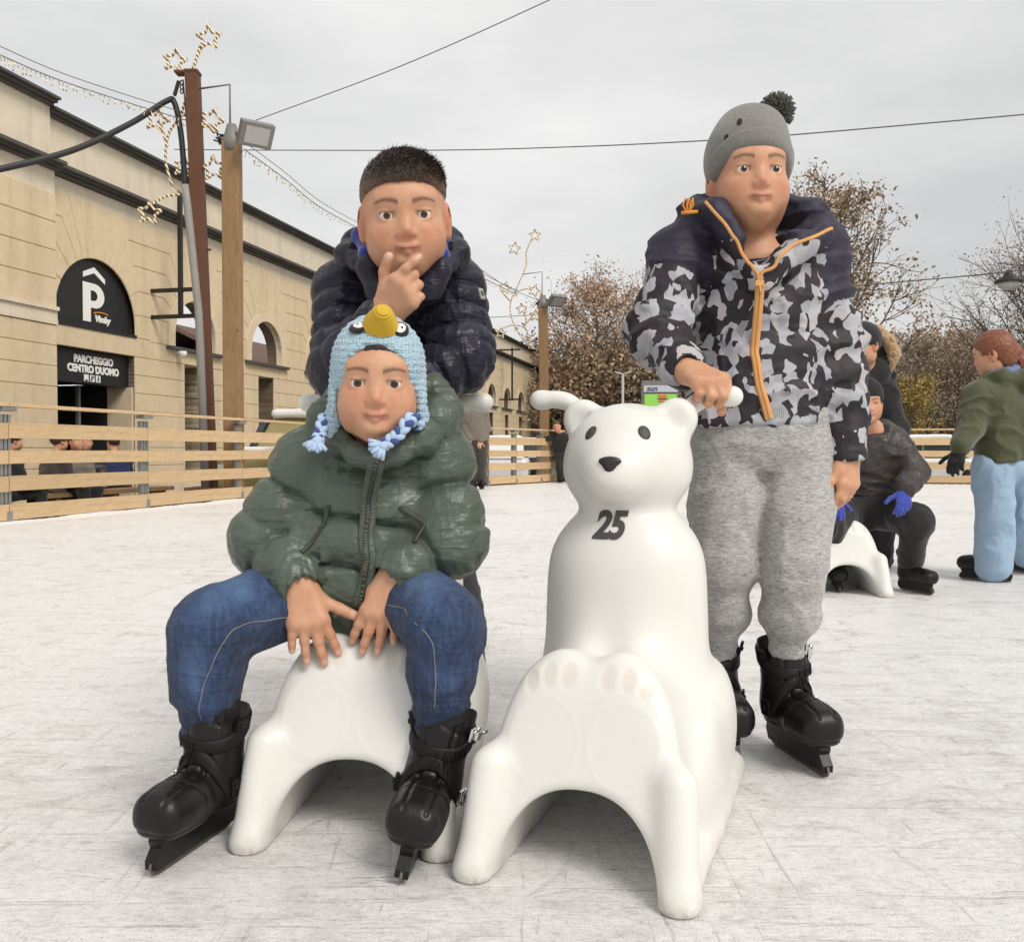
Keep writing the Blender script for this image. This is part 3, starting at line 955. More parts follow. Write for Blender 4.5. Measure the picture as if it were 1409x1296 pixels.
def bear_sdf():
    s = Sdf()
    I3 = np.eye(3)
    zt = np.array([[-.05, .322], [0.08, .328], [.14, .322], [.24, .30], [.34, .27], [.44, .20], [.52, .135], [.60, .10], [.66, .06]])
    wm = np.array([[-.05, .150], [.1, .150], [.3, .155], [.5, .160], [.66, .145]])
    def saddle(p):
        x, y, z = p[..., 0], p[..., 1], p[..., 2]
        top = np.interp(y, zt[:, 0], zt[:, 1]).astype(np.float32) - 0.016 * np.exp(-(x / 0.030) ** 2) * (y < .3)
        w = np.interp(y, wm[:, 0], wm[:, 1]).astype(np.float32) - 0.0 * z
        e = (np.abs(x / w) ** 2.9 + np.maximum(z + 0.02, 0) ** 2.9 / (top + 0.02) ** 2.9) ** (1 / 2.9)
        d = (e - 1) * np.minimum(w, top) * 0.85
        d = smin(-d, y + 0.01 + 0 * z, 0.02)
        d = -d
        return np.maximum(d, y - 0.655)
    s.add(saddle, 0.02, 'u', 0, [V3(-.2, -.03, 0), V3(.2, .68, .35)])
    # leaning front face
    s.plane((0, 0.006, 0), (0, -1.0, 0.30), 0.028)
    # legs: front posts, hips
    for x in (-1, 1):
        s.cap((x * .150, .012, .012), (x * .141, .058, .150), .025, .026, 0.03)
        s.cap((x * .150, .02, .012), (x * .155, .60, .012), .020, .022, 0.03)
        s.ell((x * .135, .43, .165), (.040, .075, .085), None, 0.05)
        s.ell((x * .145, .30, .12), (.028, .12, .09), None, 0.05)
    # torso, head, muzzle, ears, handle bars
    s.loft([(0.10, 0, .365, .144, .125), (.22, 0, .360, .141, .118), (.34, 0, .355, .139, .112), (.42, 0, .355, .135, .106), (.462, 0, .357, .124, .098), (.495, 0, .360, .102, .086), (.522, 0, .364, .075, .072), (.55, 0, .366, .058, .06)], (0, 0, 0), I3, 0.045, n=2.2)
    s.ell((0, .362, .610), (.108, .098, .092), None, 0.035)
    s.ell((0, .362, .575), (.100, .092, .062), None, 0.04)
    s.ell((0, .272, .590), (.048, .040, .036), None, 0.045)
    s.ell((0, .262, .570), (.034, .030, .022), None, 0.03)
    for x in (-1, 1):
        s.ell((x * .083, .375, .675), (.036, .026, .036), None, 0.022)
        s.ell((x * .086, .346, .677), (.019, .008, .020), None, 0.014, 's')
        pts = [tuple(q) for q in spline([(x * .066, .405, .655), (x * .092, .405, .686), (x * .118, .405, .707), (x * .140, .404, .713), (x * .168, .403, .713)], 4)]
        s.chain(pts, list(np.linspace(.021, .0158, 5)) + [.0158] * (len(pts) - 5), 0.03, kin=0.0015)
        s.cap((x * .168, .403, .713), (x * .174, .403, .713), .0172, .0178, 0.006)
    # tunnel between the legs
    def tunnel(p):
        x, z = p[..., 0], p[..., 2] + 0.03
        e = (np.abs(x / .121) ** 2.3 + np.abs(z / .160) ** 2.3) ** (1 / 2.3)
        d = (e - 1) * .115
        return np.maximum(d, p[..., 1] - 0.56)
    s.add(tunnel, 0.016, 's')
    s.plane((0, 0, 0), (0, 0, -1), 0.006)
    def disp(p):
        d = np.zeros(p.shape[:-1], np.float32)
        m = (p[..., 1] < .16)
        for x, z, a, b in TOES:
            q = ((np.abs(p[..., 0]) - x) / a) ** 2 + ((p[..., 2] - z) / b) ** 2
            d -= 0.0009 * np.clip(1.4 - q, 0, 0.7) / 0.7 * m
        q = np.sqrt(((np.abs(p[..., 0]) - .060) / .052) ** 2 + ((p[..., 2] - .195) / .060) ** 2)
        d += 0.0006 * np.exp(-((q - 1) / 0.05) ** 2) * m
        return d
    s.disp = disp
    return s
def bear_col(v, s):
    c = np.ones((len(v), 3), np.float32)
    m = v[:, 1] < .14
    for x, z, a, b in TOES:
        q = ((np.abs(v[:, 0]) - x) / a) ** 2 + ((v[:, 2] - z) / b) ** 2
        k = np.clip(1.3 - q, 0, 1)[:, None] * m[:, None] * 0.40
        c = c * (1 - k) + np.array([0.90, 0.78, 0.68]) * k
    return c
bear_me = bear_sdf().mesh('body', 0.0035, bear_col)
bear_bvh = bvh_of(bear_me)
def press(me, bvh, lift, depth=0.001):
    """lay a flat lettering mesh (x, z plane) on the bear's front"""
    for v in me.vertices:
        l, n, i, d = bvh.ray_cast(Vector((v.co.x, -1, v.co.z)), Vector((0, 1, 0)))
        if l is not None: v.co = l + n * lift
    return me
def bear_thing(label, loc, yaw, proto=None):
    if proto is None:
        t = thing('bear_skating_aid', label, 'skating aid', loc, yaw, 'white bear shaped skating aids')
        link('body', bear_me, M_PLASTIC, t)
        for x in (-1, 1):
            s = Sdf(); c, n = snap(bear_bvh, (x * .047, .28, .652))
            s.ell(c - n * 0.002, (.0115, .005, .0150), np.stack([unit(np.cross(n, (0, 0, 1))), n, unit(np.cross(unit(np.cross(n, (0, 0, 1))), n))], 1), 0)
            link('eye', s.mesh('eye', 0.0018), M_PRINT, t)
        s = Sdf(); l, n, i, d = bear_bvh.ray_cast(Vector((0, -1, .600)), Vector((0, 1, 0)))
        l = np.array(l)
        s.ell(l + V3(0, 0.001, .003), (.019, .007, .008), None, 0.006); s.ell(l + V3(0, .0, -.006), (.010, .007, .010), None, 0.008)
        link('nose', s.mesh('nose', 0.0018), plain('nose_black', (0.02, 0.018, 0.016), 0.4), t)
    else:
        t = copy_tree(proto); t['label'] = label; t.location = loc; t.rotation_euler = (0, 0, yaw)
    return t
BEAR2, YAW2 = V3(0.080, 1.288, 0.0), R(-19.5)
BEAR1, YAW1 = V3(-0.262, 1.420, 0.0), R(-5)
BEAR3, YAW3 = V3(1.435, 3.95, 0.0), R(-2)
b_a = bear_thing('white plastic bear skating aid numbered 25 standing empty in front', BEAR2, YAW2)
b_b = bear_thing('white bear skating aid carrying the boy in the green jacket', BEAR1, YAW1, proto=b_a)
b_c = bear_thing('white bear skating aid carrying the child with blue gloves', BEAR3, YAW3, proto=b_a)
me = text_mesh('25', 0.062, 0.0, 0.0027, 0.22, 0.94)
bm = bmesh.new(); bm.from_mesh(me)
bmesh.ops.triangulate(bm, faces=bm.faces[:]); bmesh.ops.subdivide_edges(bm, edges=bm.edges[:], cuts=2)
bm.to_mesh(me); bm.free()
for v in me.vertices: v.co = (v.co.x * 0.86 - 0.012, 0, v.co.y + 0.495)
link('number', press(me, bear_bvh, 0.0012), M_PRINT, b_a)
def bear_world(p, o, yaw):
    c, s_ = math.cos(yaw), math.sin(yaw)
    return V3(o[0] + c * p[0] - s_ * p[1], o[1] + s_ * p[0] + c * p[1], p[2])
# ================================================================== people: shared builders
def skin_mat():
    t = NT('skin')
    c = t.attr('Col').outputs['Color']
    c = t.mix(t.ramp(t.noise(38, 5, .65), [(.35, 0), (.7, 1)]), c, t.mix(1.0, c, (0.90, 0.76, 0.72), 'MULTIPLY'))
    c = t.mix(t.ramp(t.noise(330, 2), [(.62, 0), (.75, .25)]), c, t.mix(1.0, c, (0.72, 0.60, 0.55), 'MULTIPLY'))
    return t.done(c, 0.48, t.bump(t.noise(700, 3), 0.22, 0.0008), Subsurface_Weight=0.18, Subsurface_Radius=(0.012, 0.005, 0.003), Subsurface_Scale=0.5, Specular_IOR_Level=0.4)
M_SKIN = skin_mat()
SKIN = np.array([0.60, 0.345, 0.215])
def cloth(name, c, rough=0.75, var=0.12, weave=900, bs=0.25, sheen=0.08, wr=0.0, wrs=22):
    if name in MATS: return MATS[name]
    t = NT(name)
    c = np.array(c, float)
    col = t.mix(t.noise(35, 4), tuple(c * (1 - var)), tuple(np.clip(c * (1 + var), 0, 1)))
    nm = t.bump(t.noise(weave, 2), bs, 0.0012)
    if wr: nm = t.bump(t.noise(wrs, 4, 0.6, dist=1.2), wr, 0.012, nm)
    MATS[name] = t.done(col, rough, nm, Sheen_Weight=sheen)
    return MATS[name]
def nylon(name, c, rough=0.36, wr=0.35):
    t = NT(name)
    c = np.array(c, float)
    col = t.mix(t.noise(16, 4), tuple(c * 0.82), tuple(c * 1.18))
    w1 = t.noise(20, 4, 0.5, dist=1.2); w2 = t.noise(60, 2, 0.5, dist=1.6)
    nm = t.bump(w1, wr, 0.014); nm = t.bump(w2, wr * 0.5, 0.004, nm)
    for sc_, rt_, f_ in (((.45, .6, 1.9), (.25, .5, 0), 20), ((1.8, .6, .45), (.3, -.5, .2), 15), ((.5, .6, 1.8), (-.2, -.45, 0), 34)):
        cr = t.math('POWER', t.math('SUBTRACT', 1.0, t.math('MULTIPLY', t.math('ABSOLUTE', t.math('SUBTRACT', t.noise(f_, 2, .45, sc_, rt_, 0.6), .5)), 2.4, True)), 4.0)
        nm = t.bump(cr, wr * (1.7 if f_ < 30 else 1.0), 0.0045, nm)
    return t.done(col, t.ramp(w2, [(0.3, rough - 0.03), (0.7, rough + 0.10)]), nm, Specular_IOR_Level=0.38, Sheen_Weight=0.04)

def add_head(s, c, M, k=1.0, feat=True, ears=(1, 1)):
    """head about the point between the ears; M columns x (image right), y (back), z (up). returns places for the eyes"""
    P = lambda x, y, z: np.asarray(c) + M @ (np.array([x, y, z]) * k)
    E = lambda x, y, z, rx, ry, rz, kk=0.02, op='u', tg=1: s.ell(P(x, y, z), np.array([rx, ry, rz]) * k, M, kk * k, op, tg)
    E(0, .012, .032, .0715, .088, .080)
    E(0, -.016, -.026, .0575, .066, .072, .03)
    E(0, -.043, -.074, .026, .027, .023, .035)
    for x in (-1, 1):
        E(x * .034, -.047, -.034, .028, .025, .029, .03)
        E(x * .050, .0, -.052, .014, .03, .03, .03)
    if feat:
        E(0, -.064, .030, .046, .015, .018, .03)
        for x in (-1, 1): E(x * .0305, -.084, .002, .0175, .011, .0115, .016, 'd')
        s.cap(P(0, -.074, .006), P(0, -.0885, -.024), .0062 * k, .0090 * k, .014 * k, tag=1)
        for x in (-1, 1): E(x * .0095, -.083, -.0295, .0068, .0075, .0060, .006)
        for x in (-1, 1):
            # eyelids round the eyeball
            E(x * .0310, -.0640, .001, .0158, .0152, .0152, .004)
            s.ell(P(x * .0310, -.0785, .0005), np.array([.0138, .010, .0058]) * k, M, .0015, 's')
        # lips
        s.chain([P(-.021, -.0755, -.0470), P(-.008, -.0835, -.0505), P(0, -.0842, -.0512), P(.008, -.0835, -.0505), P(.021, -.0755, -.0470)], np.array([.0028, .0042, .0040, .0042, .0028]) * k, .006 * k, tag=2)
        s.chain([P(-.018, -.0765, -.0505), P(0, -.0825, -.0590), P(.018, -.0765, -.0505)], np.array([.003, .0056, .003]) * k, .004 * k, tag=2)
        E(0, -.0715, -.075, .018, .012, .010, .012)
    for x, on in zip((-1, 1), ears):
        if not on: continue
        E(x * .0745, .014, -.004, .009, .019, .030, .008)
        E(x * .0760, .010, .003, .005, .010, .016, .004, 's')
        E(x * .0735, .008, -.028, .007, .009, .010, .005)
    return [P(x * .0310, -.0635, .001) for x in (-1, 1)], P
_old_comb = Sdf.comb
def _comb(s, p, prims):
    d = np.full(p.shape[:-1], 1e3, np.float32)
    for fn, k, op, tg, _ in prims:
        x = fn(p).astype(np.float32)
        if op == 'u': d = smin(d, x, k)
        elif op == 's': d = -smin(-d, x, k)
        elif op == 'i': d = -smin(-d, -x, k)
        elif op == 'd': d = d + 0.0042 * np.exp(-np.clip(x / 0.012 + 0.9, 0, 9) ** 2)     # a soft dent
    return d
Sdf.comb = _comb
def eye_mat(iris):
    t = NT('eyeball')
    q = t.n('TexCoord'); sp = t.n('SeparateXYZ'); t.l(q.outputs['Object'], sp.inputs[0])
    r = t.math('SQRT', t.math('ADD', t.math('MULTIPLY', sp.outputs[0], sp.outputs[0]), t.math('MULTIPLY', sp.outputs[2], sp.outputs[2])))
    c = t.ramp(t.math('MULTIPLY', r, 74.0), [(0.20, (0.006, 0.005, 0.005)), (0.24, iris), (0.44, tuple(0.6 * np.array(iris))), (0.50, (0.66, 0.62, 0.58))])
    return t.done(c, 0.12)
M_EYE = eye_mat((0.07, 0.035, 0.015))
def add_eyes(places, M, k, parent, look=(0, 0, 0)):
    for p in places:
        mb = MB()
        prof = [(0.0143 * math.sin(a), -0.0143 * math.cos(a)) for a in np.linspace(0, PI, 13)]
        prof[0] = (0, prof[0][1]); prof[-1] = (0, prof[-1][1])
        mb.lathe([(r * k, h * k) for r, h in prof], (0, 0, 0), (0, 1, 0), 20)
        o = link('eye', mb.mesh('eye'), M_EYE, parent)
        o.location = Vector(p) - parent.location
        o.rotation_euler = Matrix(M).to_euler()
def face_color(v, s, P, M, c, k, brow=(0.035, 0.02, 0.014), base=SKIN, lip=True):
    q = ((v - np.asarray(c)) @ M) / k
    col = np.tile(base, (len(v), 1))
    tg = s.tags(v)
    g = lambda x, y, z, r: np.exp(-(((np.abs(q[:, 0]) - x) ** 2 + (q[:, 1] - y) ** 2 + (q[:, 2] - z) ** 2) / r ** 2))
    def blend(a, cc):
        nonlocal col
        a = np.clip(a, 0, 1)[:, None]
        col = col * (1 - a) + np.array(cc) * a
    blend(0.5 * g(.036, -.066, -.034, .022), (0.56, 0.22, 0.14))
    blend(0.42 * g(0, -.093, -.026, .012), (0.56, 0.22, 0.15))
    blend(0.5 * (np.exp(-((np.abs(q[:, 0]) - .076) / .012) ** 2) * (np.abs(q[:, 2]) < .035)), (0.56, 0.21, 0.13))
    if lip:
        blend(0.6 * ((tg == 2) * np.exp(-((q[:, 2] + .0545) / .0085) ** 2) * (np.abs(q[:, 0]) < .023)), (0.42, 0.15, 0.115))
        blend(0.8 * (np.exp(-((q[:, 2] + .0540 + 8 * q[:, 0] ** 2 * -1.0) / .0011) ** 2) * (np.abs(q[:, 0]) < .019) * (q[:, 1] < -.07)), (0.16, 0.06, 0.045))  # dark line painted for the shaded crease between the lips
    bx = np.abs(q[:, 0])
    bz = .0215 + .0045 * np.sin((bx - .012) / .04 * PI)
    blend(0.75 * ((bx > .012) & (bx < .050) & (q[:, 1] < -.045)) * np.exp(-((q[:, 2] - bz) / (.0040 * (1.15 - (bx - .012) / .06))) ** 2) , brow)
    blend(0.55 * np.exp(-((q[:, 2] - .0062) / .0022) ** 2) * (np.abs(bx - .0305) < .014) * (q[:, 1] < -.066), (0.06, 0.03, 0.022))
    return col
KNUCK = []
def add_hand(s, W, F, N, T, L=1.0, curl=None, spread=None, thumb=((.45, .75, -.25), (.75, .55, -.2)), nails=None, kf=0.004, straight=None):
    """W wrist, F to the knuckles, N out of the back of the hand, T to the thumb's side"""
    F = unit(F); N = unit(N - F * np.dot(N, F)); T = unit(T - F * np.dot(T, F) - N * np.dot(T, N))
    W = np.asarray(W, float)
    curl = curl or [(15, 20, 15)] * 4
    spread = spread or (.10, .03, -.05, -.14)
    off = (.0235, .0080, -.0080, -.0225); pal = (.066, .068, .064, .057); ln = (.055, .061, .056, .043); rd = (.0080, .0082, .0078, .0069)
    s.cap(W - F * .03 * L, W + F * .006 * L, .0205 * L, .0185 * L, .02, tag=3, flat=(N, 1.22))
    for i in range(4):
        b = W + (F * pal[i] + T * off[i]) * L
        s.cap(W + (F * .004 + T * off[i] * .45) * L, b, .0128 * L, .0102 * L, .016, tag=3)
        d0 = unit(F + T * spread[i])
        a = 0
        p = b + N * 0.0005
        for j, fr in enumerate((.45, .31, .24)):
            a += R(curl[i][j])
            d = d0 * math.cos(a) - N * math.sin(a)
            q = p + d * ln[i] * fr * L
            if nails is not None: KNUCK.append((p + (N * math.cos(a) + d0 * math.sin(a)) * rd[i] * .8 * L, rd[i] * L))
            s.cap(p, q, rd[i] * (1 - .09 * j) * L, rd[i] * (1 - .09 * (j + 1)) * L, kf if j else .007, tag=3)
            p = q
        if nails is not None:
            nn = N * math.cos(a) + d0 * math.sin(a)
            nails.append((p + nn * rd[i] * .7 * L, rd[i] * L))
    s.cap(W + (F * .018 + T * .012 - N * .004) * L, W + (F * .036 + T * .024 - N * .008) * L, .0145 * L, .0118 * L, .016, tag=3)
    p = W + (F * .032 + T * .024 - N * .007) * L
    for j, (d, ll) in enumerate(zip(thumb, (.034, .027))):
        dd = unit(F * d[0] + T * d[1] + N * d[2])
        q = p + dd * ll * L
        s.cap(p, q, .0098 * L * (1 - .1 * j), .0086 * L * (1 - .1 * j), .008 if j == 0 else .004, tag=3)
        p = q
    if nails is not None: nails.append((p + N * .005 * L, .008 * L))
def nail_color(col, v, nails):
    for p, r in nails:
        a = np.clip(1.6 - (((v - p) / (r * 1.0)) ** 2).sum(1), 0, 1)[:, None] * 0.55
        col = col * (1 - a) + np.array([0.74, 0.50, 0.42]) * a
    for p, r in KNUCK:
        a = np.clip(1.3 - (((v - p) / (r * 1.05)) ** 2).sum(1), 0, 1)[:, None] * 0.34
        col = col * (1 - a) + np.array([0.42, 0.19, 0.12]) * a
    return col
def wrinkles(a1, f1, a2, f2, sq=(1, 1, 1)):
    sq = np.array(sq, np.float32)
    def disp(p):
        q = p * sq
        w = vnoise(q * 7.0 + 5)[..., None] * 1.3
        return a1 * (ridge(vnoise(q * f1 + w)) ** 2.2 * 1.25 - 0.5) + a2 * (ridge(vnoise(q * f2 + w * 2 + 11)) ** 1.8 - 0.45)
    return disp
def sh(t, v): return np.asarray(v, float)

# ------------------------------------------------------------------ hire skates: a boot, two straps with buckles, holder and blade
M_BOOT = plain('boot_plastic', (0.009, 0.008, 0.0075), 0.38, 0.4, 14, 0.25, 160, 0.0015, Specular_IOR_Level=0.32)
M_STRAP = plain('strap_rubber', (0.006, 0.0055, 0.0055), 0.55, 0.3, 30, Specular_IOR_Level=0.3)
M_CHROME = plain('chrome', (0.70, 0.69, 0.67), 0.22, 0.15, 30, Metallic=1.0)
M_BLADE = plain('worn_steel', (0.17, 0.15, 0.13), 0.45, 0.5, 40, Metallic=0.7)
def skate_meshes():
    s = Sdf()
    I = np.eye(3)
    s.cap((0, .030, .086), (0, .150, .082), .041, .0375, .02)
    s.box((0, .150, .084), (.0440, .064, .0335), .0315, None, .02)
    s.ell((0, .004, .088), (.037, .040, .042), None, .03)
    s.cap((0, .030, .10), (0, .014, .205), .046, .0515, .03)
    s.ell((0, .056, .150), (.030, .022, .055), None, .03)
    s.ell((0, .058, .214), (.038, .009, .034), None, .012)
    s.cap((0, .012, .17), (0, .010, .28), .043, .048, .006, 's')
    s.plane((0, 0, .2120), (0, -.40, 1), .006)
    s.plane((0, 0, .0525), (0, 0, -1), .006)
    def disp(p):
        y, z = p[..., 1], p[..., 2]; x = np.abs(p[..., 0])
        d = -.0022 * np.exp(-((z - .066) / .0022) ** 2)                                   # welt round the sole
        d -= .0024 * np.exp(-((y - .130 + x * .25 - (z - .08) * .3) / .0028) ** 2) * (z > .07)   # toe cap edge
        d -= .0030 * np.exp(-((x - .019 - (z - .12) * .08) / .0030) ** 2) * (y > .03) * (z > .105) * (z < .2)
        d -= .0030 * np.exp(-((x - .016) / .0035) ** 2) * (y > .085) * (y < .125) * (z > .09)
        d -= .0022 * np.exp(-((z - .158 - y * .5) / .003) ** 2) * (y < .04)
        d -= .0022 * np.exp(-((z - .199 + x * .4) / .003) ** 2) * (y > .03)
        return d
    s.disp = disp
    boot = s.mesh('boot', 0.0027)
    bv = bvh_of(boot)
    out = [('boot', boot, M_BOOT, None)]
    for zc, tilt, rad, yc, nm in ((.172, .28, .06, .018, 'cuff_strap'), (.105, -1.15, .07, .07, 'instep_strap')):
        mb = MB()
        if nm == 'cuff_strap':
            pts = [((rad + .01) * math.cos(a), yc + rad * math.sin(a), zc + tilt * -.06 * math.sin(a)) for a in np.linspace(R(-60), R(240), 40)]
        else:
            pts = [(.06 * math.cos(a), .098 - .055 * (1 - math.sin(a)) * .8, .085 + .06 * math.sin(a)) for a in np.linspace(R(-8), R(188), 34)]
        ribbon(mb, bv, pts, .021, .0032, .0022)
        me = mb.mesh('strap')
        out.append(('strap', me, M_STRAP, None))
        mb = MB()
        a = pts[14] if nm == 'cuff_strap' else pts[10]
        rb = MB()
        for i in range(7):
            q0 = np.array(pts[13 + i]) if nm == 'cuff_strap' else np.array(pts[11 + i])
            l, n = snap(bv, q0, .0062)
            tt = unit(np.cross(n, (0, 0, 1)))
            rb.box(l, (.0016, .015, .0022), np.stack([tt, unit(np.cross(n, tt)), n], 1))
        me.materials.append(M_STRAP)
        for sd, key in ((1, 'buckle'), (-1, 'clasp')):
            q0 = np.array([sd * .055, pts[0][1] if nm != 'cuff_strap' else .035, pts[2][2] + (.004 if nm != 'cuff_strap' else .0)])
            l, n = snap(bv, q0, .007)
            tt = unit(np.cross(n, (0, 0, 1)))
            Mx = np.stack([tt, unit(np.cross(n, tt)), n], 1)
            b = MB()
            if sd == 1:
                b.box(l, (.026, .020, .004), Mx); b.box(l + n * .006 + tt * .004, (.016, .013, .006), Mx)
                b.tube([l + Mx[:, 1] * .013 + n * .004, l - Mx[:, 1] * .013 + n * .004], .0028, 8)
                b.tube([l + tt * .013 + n * .005, l + tt * .024 + n * .012 - Mx[:, 1] * .006], .0024, 8)
                b.tube([l + tt * .013 - Mx[:, 1] * .008 + n * .003, l - tt * .015 - Mx[:, 1] * .008 + n * .006], .002, 8)
                out.append((key, b.mesh(key), M_CHROME, len(out) - 1 if False else 'strap'))
            else:
                b.box(l, (.022, .026, .006), Mx); b.lathe([(0, .006), (.004, .006), (.004, 0)], l, n, 10)
                out.append((key, b.mesh(key), M_STRAP, 'strap'))
        out.append(('ribs', rb.mesh('ribs'), M_STRAP, 'strap'))
    mb = MB()
    prof = [(-.040, .060), (.190, .062), (.196, .050), (.190, .040), (.203, .024), (.201, .012), (-.036, .012), (-.046, .030), (-.038, .050)]
    mb.prism([(a, b) for a, b in prof], (0, 0, 0), (0, 1, 0), (0, 0, 1), (1, 0, 0), -.011, .011)
    out.append(('blade_holder', mb.mesh('blade_holder'), M_BOOT, None))
    mb = MB()
    prof = [(-.044, .022), (.203, .022), (.206, .014), (.198, .004), (.18, .0005), (-.02, .0005), (-.038, .005)]
    mb.prism([(a, b) for a, b in prof], (0, 0, 0), (0, 1, 0), (0, 0, 1), (1, 0, 0), -.0022, .0022)
    out.append(('blade', mb.mesh('blade'), M_BLADE, None))
    return out
SKATE = skate_meshes()
def add_skate(parent, heel, toe, roll=0.0, pitch=0.0, k=1.0, flip=1, full=True, kz=None, kx=None):
    """heel, toe: where the blade's ends stand on the ice; flip puts the buckles on the other side"""
    heel, toe = np.asarray(heel, float), np.asarray(toe, float)
    d = unit(toe - heel)
    yaw = math.atan2(-d[0], d[1])
    e = bpy.data.objects.new('skate', SKATE[0][1]); COL.objects.link(e)
    if len(SKATE[0][1].materials) == 0: SKATE[0][1].materials.append(M_BOOT)
    e.parent = parent
    e.location = Vector(toe - d * .206 * k) - parent.location
    e.rotation_euler = (Matrix.Rotation(yaw, 3, 'Z') @ Matrix.Rotation(pitch, 3, 'X') @ Matrix.Rotation(roll, 3, 'Y')).to_euler()
    e.scale = ((kx or k) * flip, k, kz or k)
    for nm, me, mat, par in SKATE[1:]:
        if not full and nm in ('ribs', 'clasp', 'buckle'): continue
        o = link(nm, me, mat, e)
    return e
# ================================================================== the boy sitting on the left bear
def person_root(label, p): return thing('person', label, 'person', (p[0], p[1], 0))
def sleeve_color(base): return None

def boy_green():
    root = person_root('sitting boy in a shiny green puffer jacket and blue crochet bird hat', (-.26, 1.6))
    hc, Mh = at(520, 527, 1.505), frame((0.10, -1, -0.10), (0.03, -.1, 1))
    k = .90
    neck = at(520, 605, 1.585)
    shL, shR = at(428, 640, 1.605), at(600, 634, 1.605)
    elL, elR = at(370, 742, 1.60), at(622, 742, 1.585)
    wrL, wrR = at(410, 802, 1.525), at(545, 790, 1.525)
    pel = at(495, 806, 1.665)
    # body: head, neck, trunk, arms and hands in one surface
    s = Sdf(); s.margin = .004
    s.ell(pel + V3(0, 0, .03), (.09, .07, .09), None, .03)
    s.cap(pel, neck + V3(0, .02, -.05), .07, .035, .03)
    s.cap(neck - V3(0, 0, .03), hc + Mh @ V3(0, .02, -.05) * k, .046, .044, .02)
    for a, b, c in ((shL, elL, wrL), (shR, elR, wrR)):
        s.chain([neck + V3(0, .02, -.05), a, b, c], [.03, .035, .032, .022], .03)
    eyes, P = add_head(s, hc, Mh, k)
    nails = []
    knL, knR = at(425, 862, 1.505), at(522, 850, 1.505)
    n0 = V3(0, -.80, .55)
    add_hand(s, wrL, knL - wrL, n0, V3(1, 0, 0), 1.07, [(18, 4, 4), (14, 5, 5), (14, 5, 5), (16, 8, 6)], (.16, .00, -.17, -.30), ((.62, .72, -.05), (.62, .75, -.15)), nails)
    add_hand(s, wrR, knR - wrR, n0, V3(-1, 0, 0), 1.07, [(16, 12, 8), (12, 8, 6), (12, 6, 6), (14, 8, 6)], (.20, .05, -.08, -.20), ((.6, .25, -.75), (.6, .1, -.6)), nails)
    def colf(v, s_):
        c = face_color(v, s_, P, Mh, hc, k)
        return nail_color(c, v, nails)
    link('body', s.mesh('body', .0023, colf), M_SKIN, root, True)
    add_eyes(eyes, Mh, k, root)
    # fringe of dark hair under the hat
    h = Sdf(); h.ell(P(0, .010, .034), np.array([.0745, .0915, .083]) * k, Mh, .01)
    h.ell(P(0, -.085, -.008), np.array([.060, .06, .062]) * k, Mh, .012, 's')
    h.plane(P(0, 0, -.03), Mh @ V3(0, -.25, -1), .01)
    h.disp = lambda p: .0022 * (ridge(vnoise(((p - hc) @ Mh) * np.array([240, 240, 40], np.float32))) - .5)
    link('hair', h.mesh('hair', .003), plain('dark_hair', (0.022, 0.013, 0.009), 0.5, 0.5, 60), root, True)

    # jacket
    j = Sdf(); j.margin = .016
    zt = unit(neck - pel); yt = unit(V3(0, 1, 0) - zt * zt[1]); xt = np.cross(yt, zt)
    Mt = np.stack([xt, yt, zt], 1)
    j.loft([(-.082, 0, .0, .108, .088), (-.065, 0, 0, .128, .108), (-.02, 0, 0, .138, .116), (.05, 0, 0, .140, .116), (.115, 0, 0, .136, .108), (.165, 0, 0, .122, .095), (.205, 0, 0, .090, .080), (.235, 0, -.005, .066, .066)], pel, Mt, .02, puff=(.010, .078, .017))
    for a, b, c in ((shL, elL, wrL), (shR, elR, wrR)):
        m = (a + b) / 2
        w = c + unit(b - c) * .012
        j.chain([a, b, w], [.057, .057, .042], .03, puff=(.02, .072, .016), kin=.03)
    # cuffs' gathers and hood lying round the neck
    hd = [at(468, 600, 1.53), at(450, 575, 1.58), at(472, 552, 1.67), at(530, 540, 1.70), at(590, 540, 1.66), at(607, 566, 1.58), at(584, 602, 1.52)]
    j.chain(hd, [.019, .026, .028, .028, .034, .034, .020], .025, puff=(.02, .05, .008), kin=.02)
    j.chain([at(470, 600, 1.52), at(490, 624, 1.500), at(518, 636, 1.490), at(548, 625, 1.498), at(580, 602, 1.52)], [.018, .015, .013, .015, .018], .02)
    for a in (shL, shR): j.cap(neck + V3(0, .02, -.055), a, .050, .055, .03)
    j.cap(at(521, 600, 1.555), at(521, 560, 1.50), .044, .055, .012, 's')
    for c_, w_ in ((wrL, elL), (wrR, elR)):
        d = unit(c_ - w_)
        j.cap(c_ - d * .006, c_ + d * .06, .026, .034, .006, 's')
    wr = wrinkles(.0036, 17, .0026, 44, (1, 1, 1.5))
    dn = {}
    def disp(p):
        d = wr(p)
        for c_, w_ in ((wrL, elL), (wrR, elR)):
            q = np.sqrt(((p - c_) ** 2).sum(-1))
            an = np.arctan2(p[..., 1] - c_[1], p[..., 0] - c_[0])
            d = d + .0022 * np.sin(an * 15 + 4 * vnoise(p * 20)) * np.clip(1 - q / .075, 0, 1)
        return d
    j.disp = disp
    jm = j.mesh('jacket', .0036)
    jb = bvh_of(jm)
    M_G = nylon('green_nylon', (0.078, 0.102, 0.078), 0.34, 0.15)
    jo = link('jacket', jm, M_G, root, True)
    # zip with its plackets and teeth
    zp = densify([at(519, 634, 1.46), at(513, 660, 1.47), at(503, 720, 1.48), at(496, 790, 1.5), at(493, 853, 1.52)], .008)
    mb = MB(); ribbon(mb, jb, zp, .026, .0035, .001); mb.build('placket', M_G, jo).location = -root.location + (-jo.location - root.location) * -1 if False else (0, 0, 0)
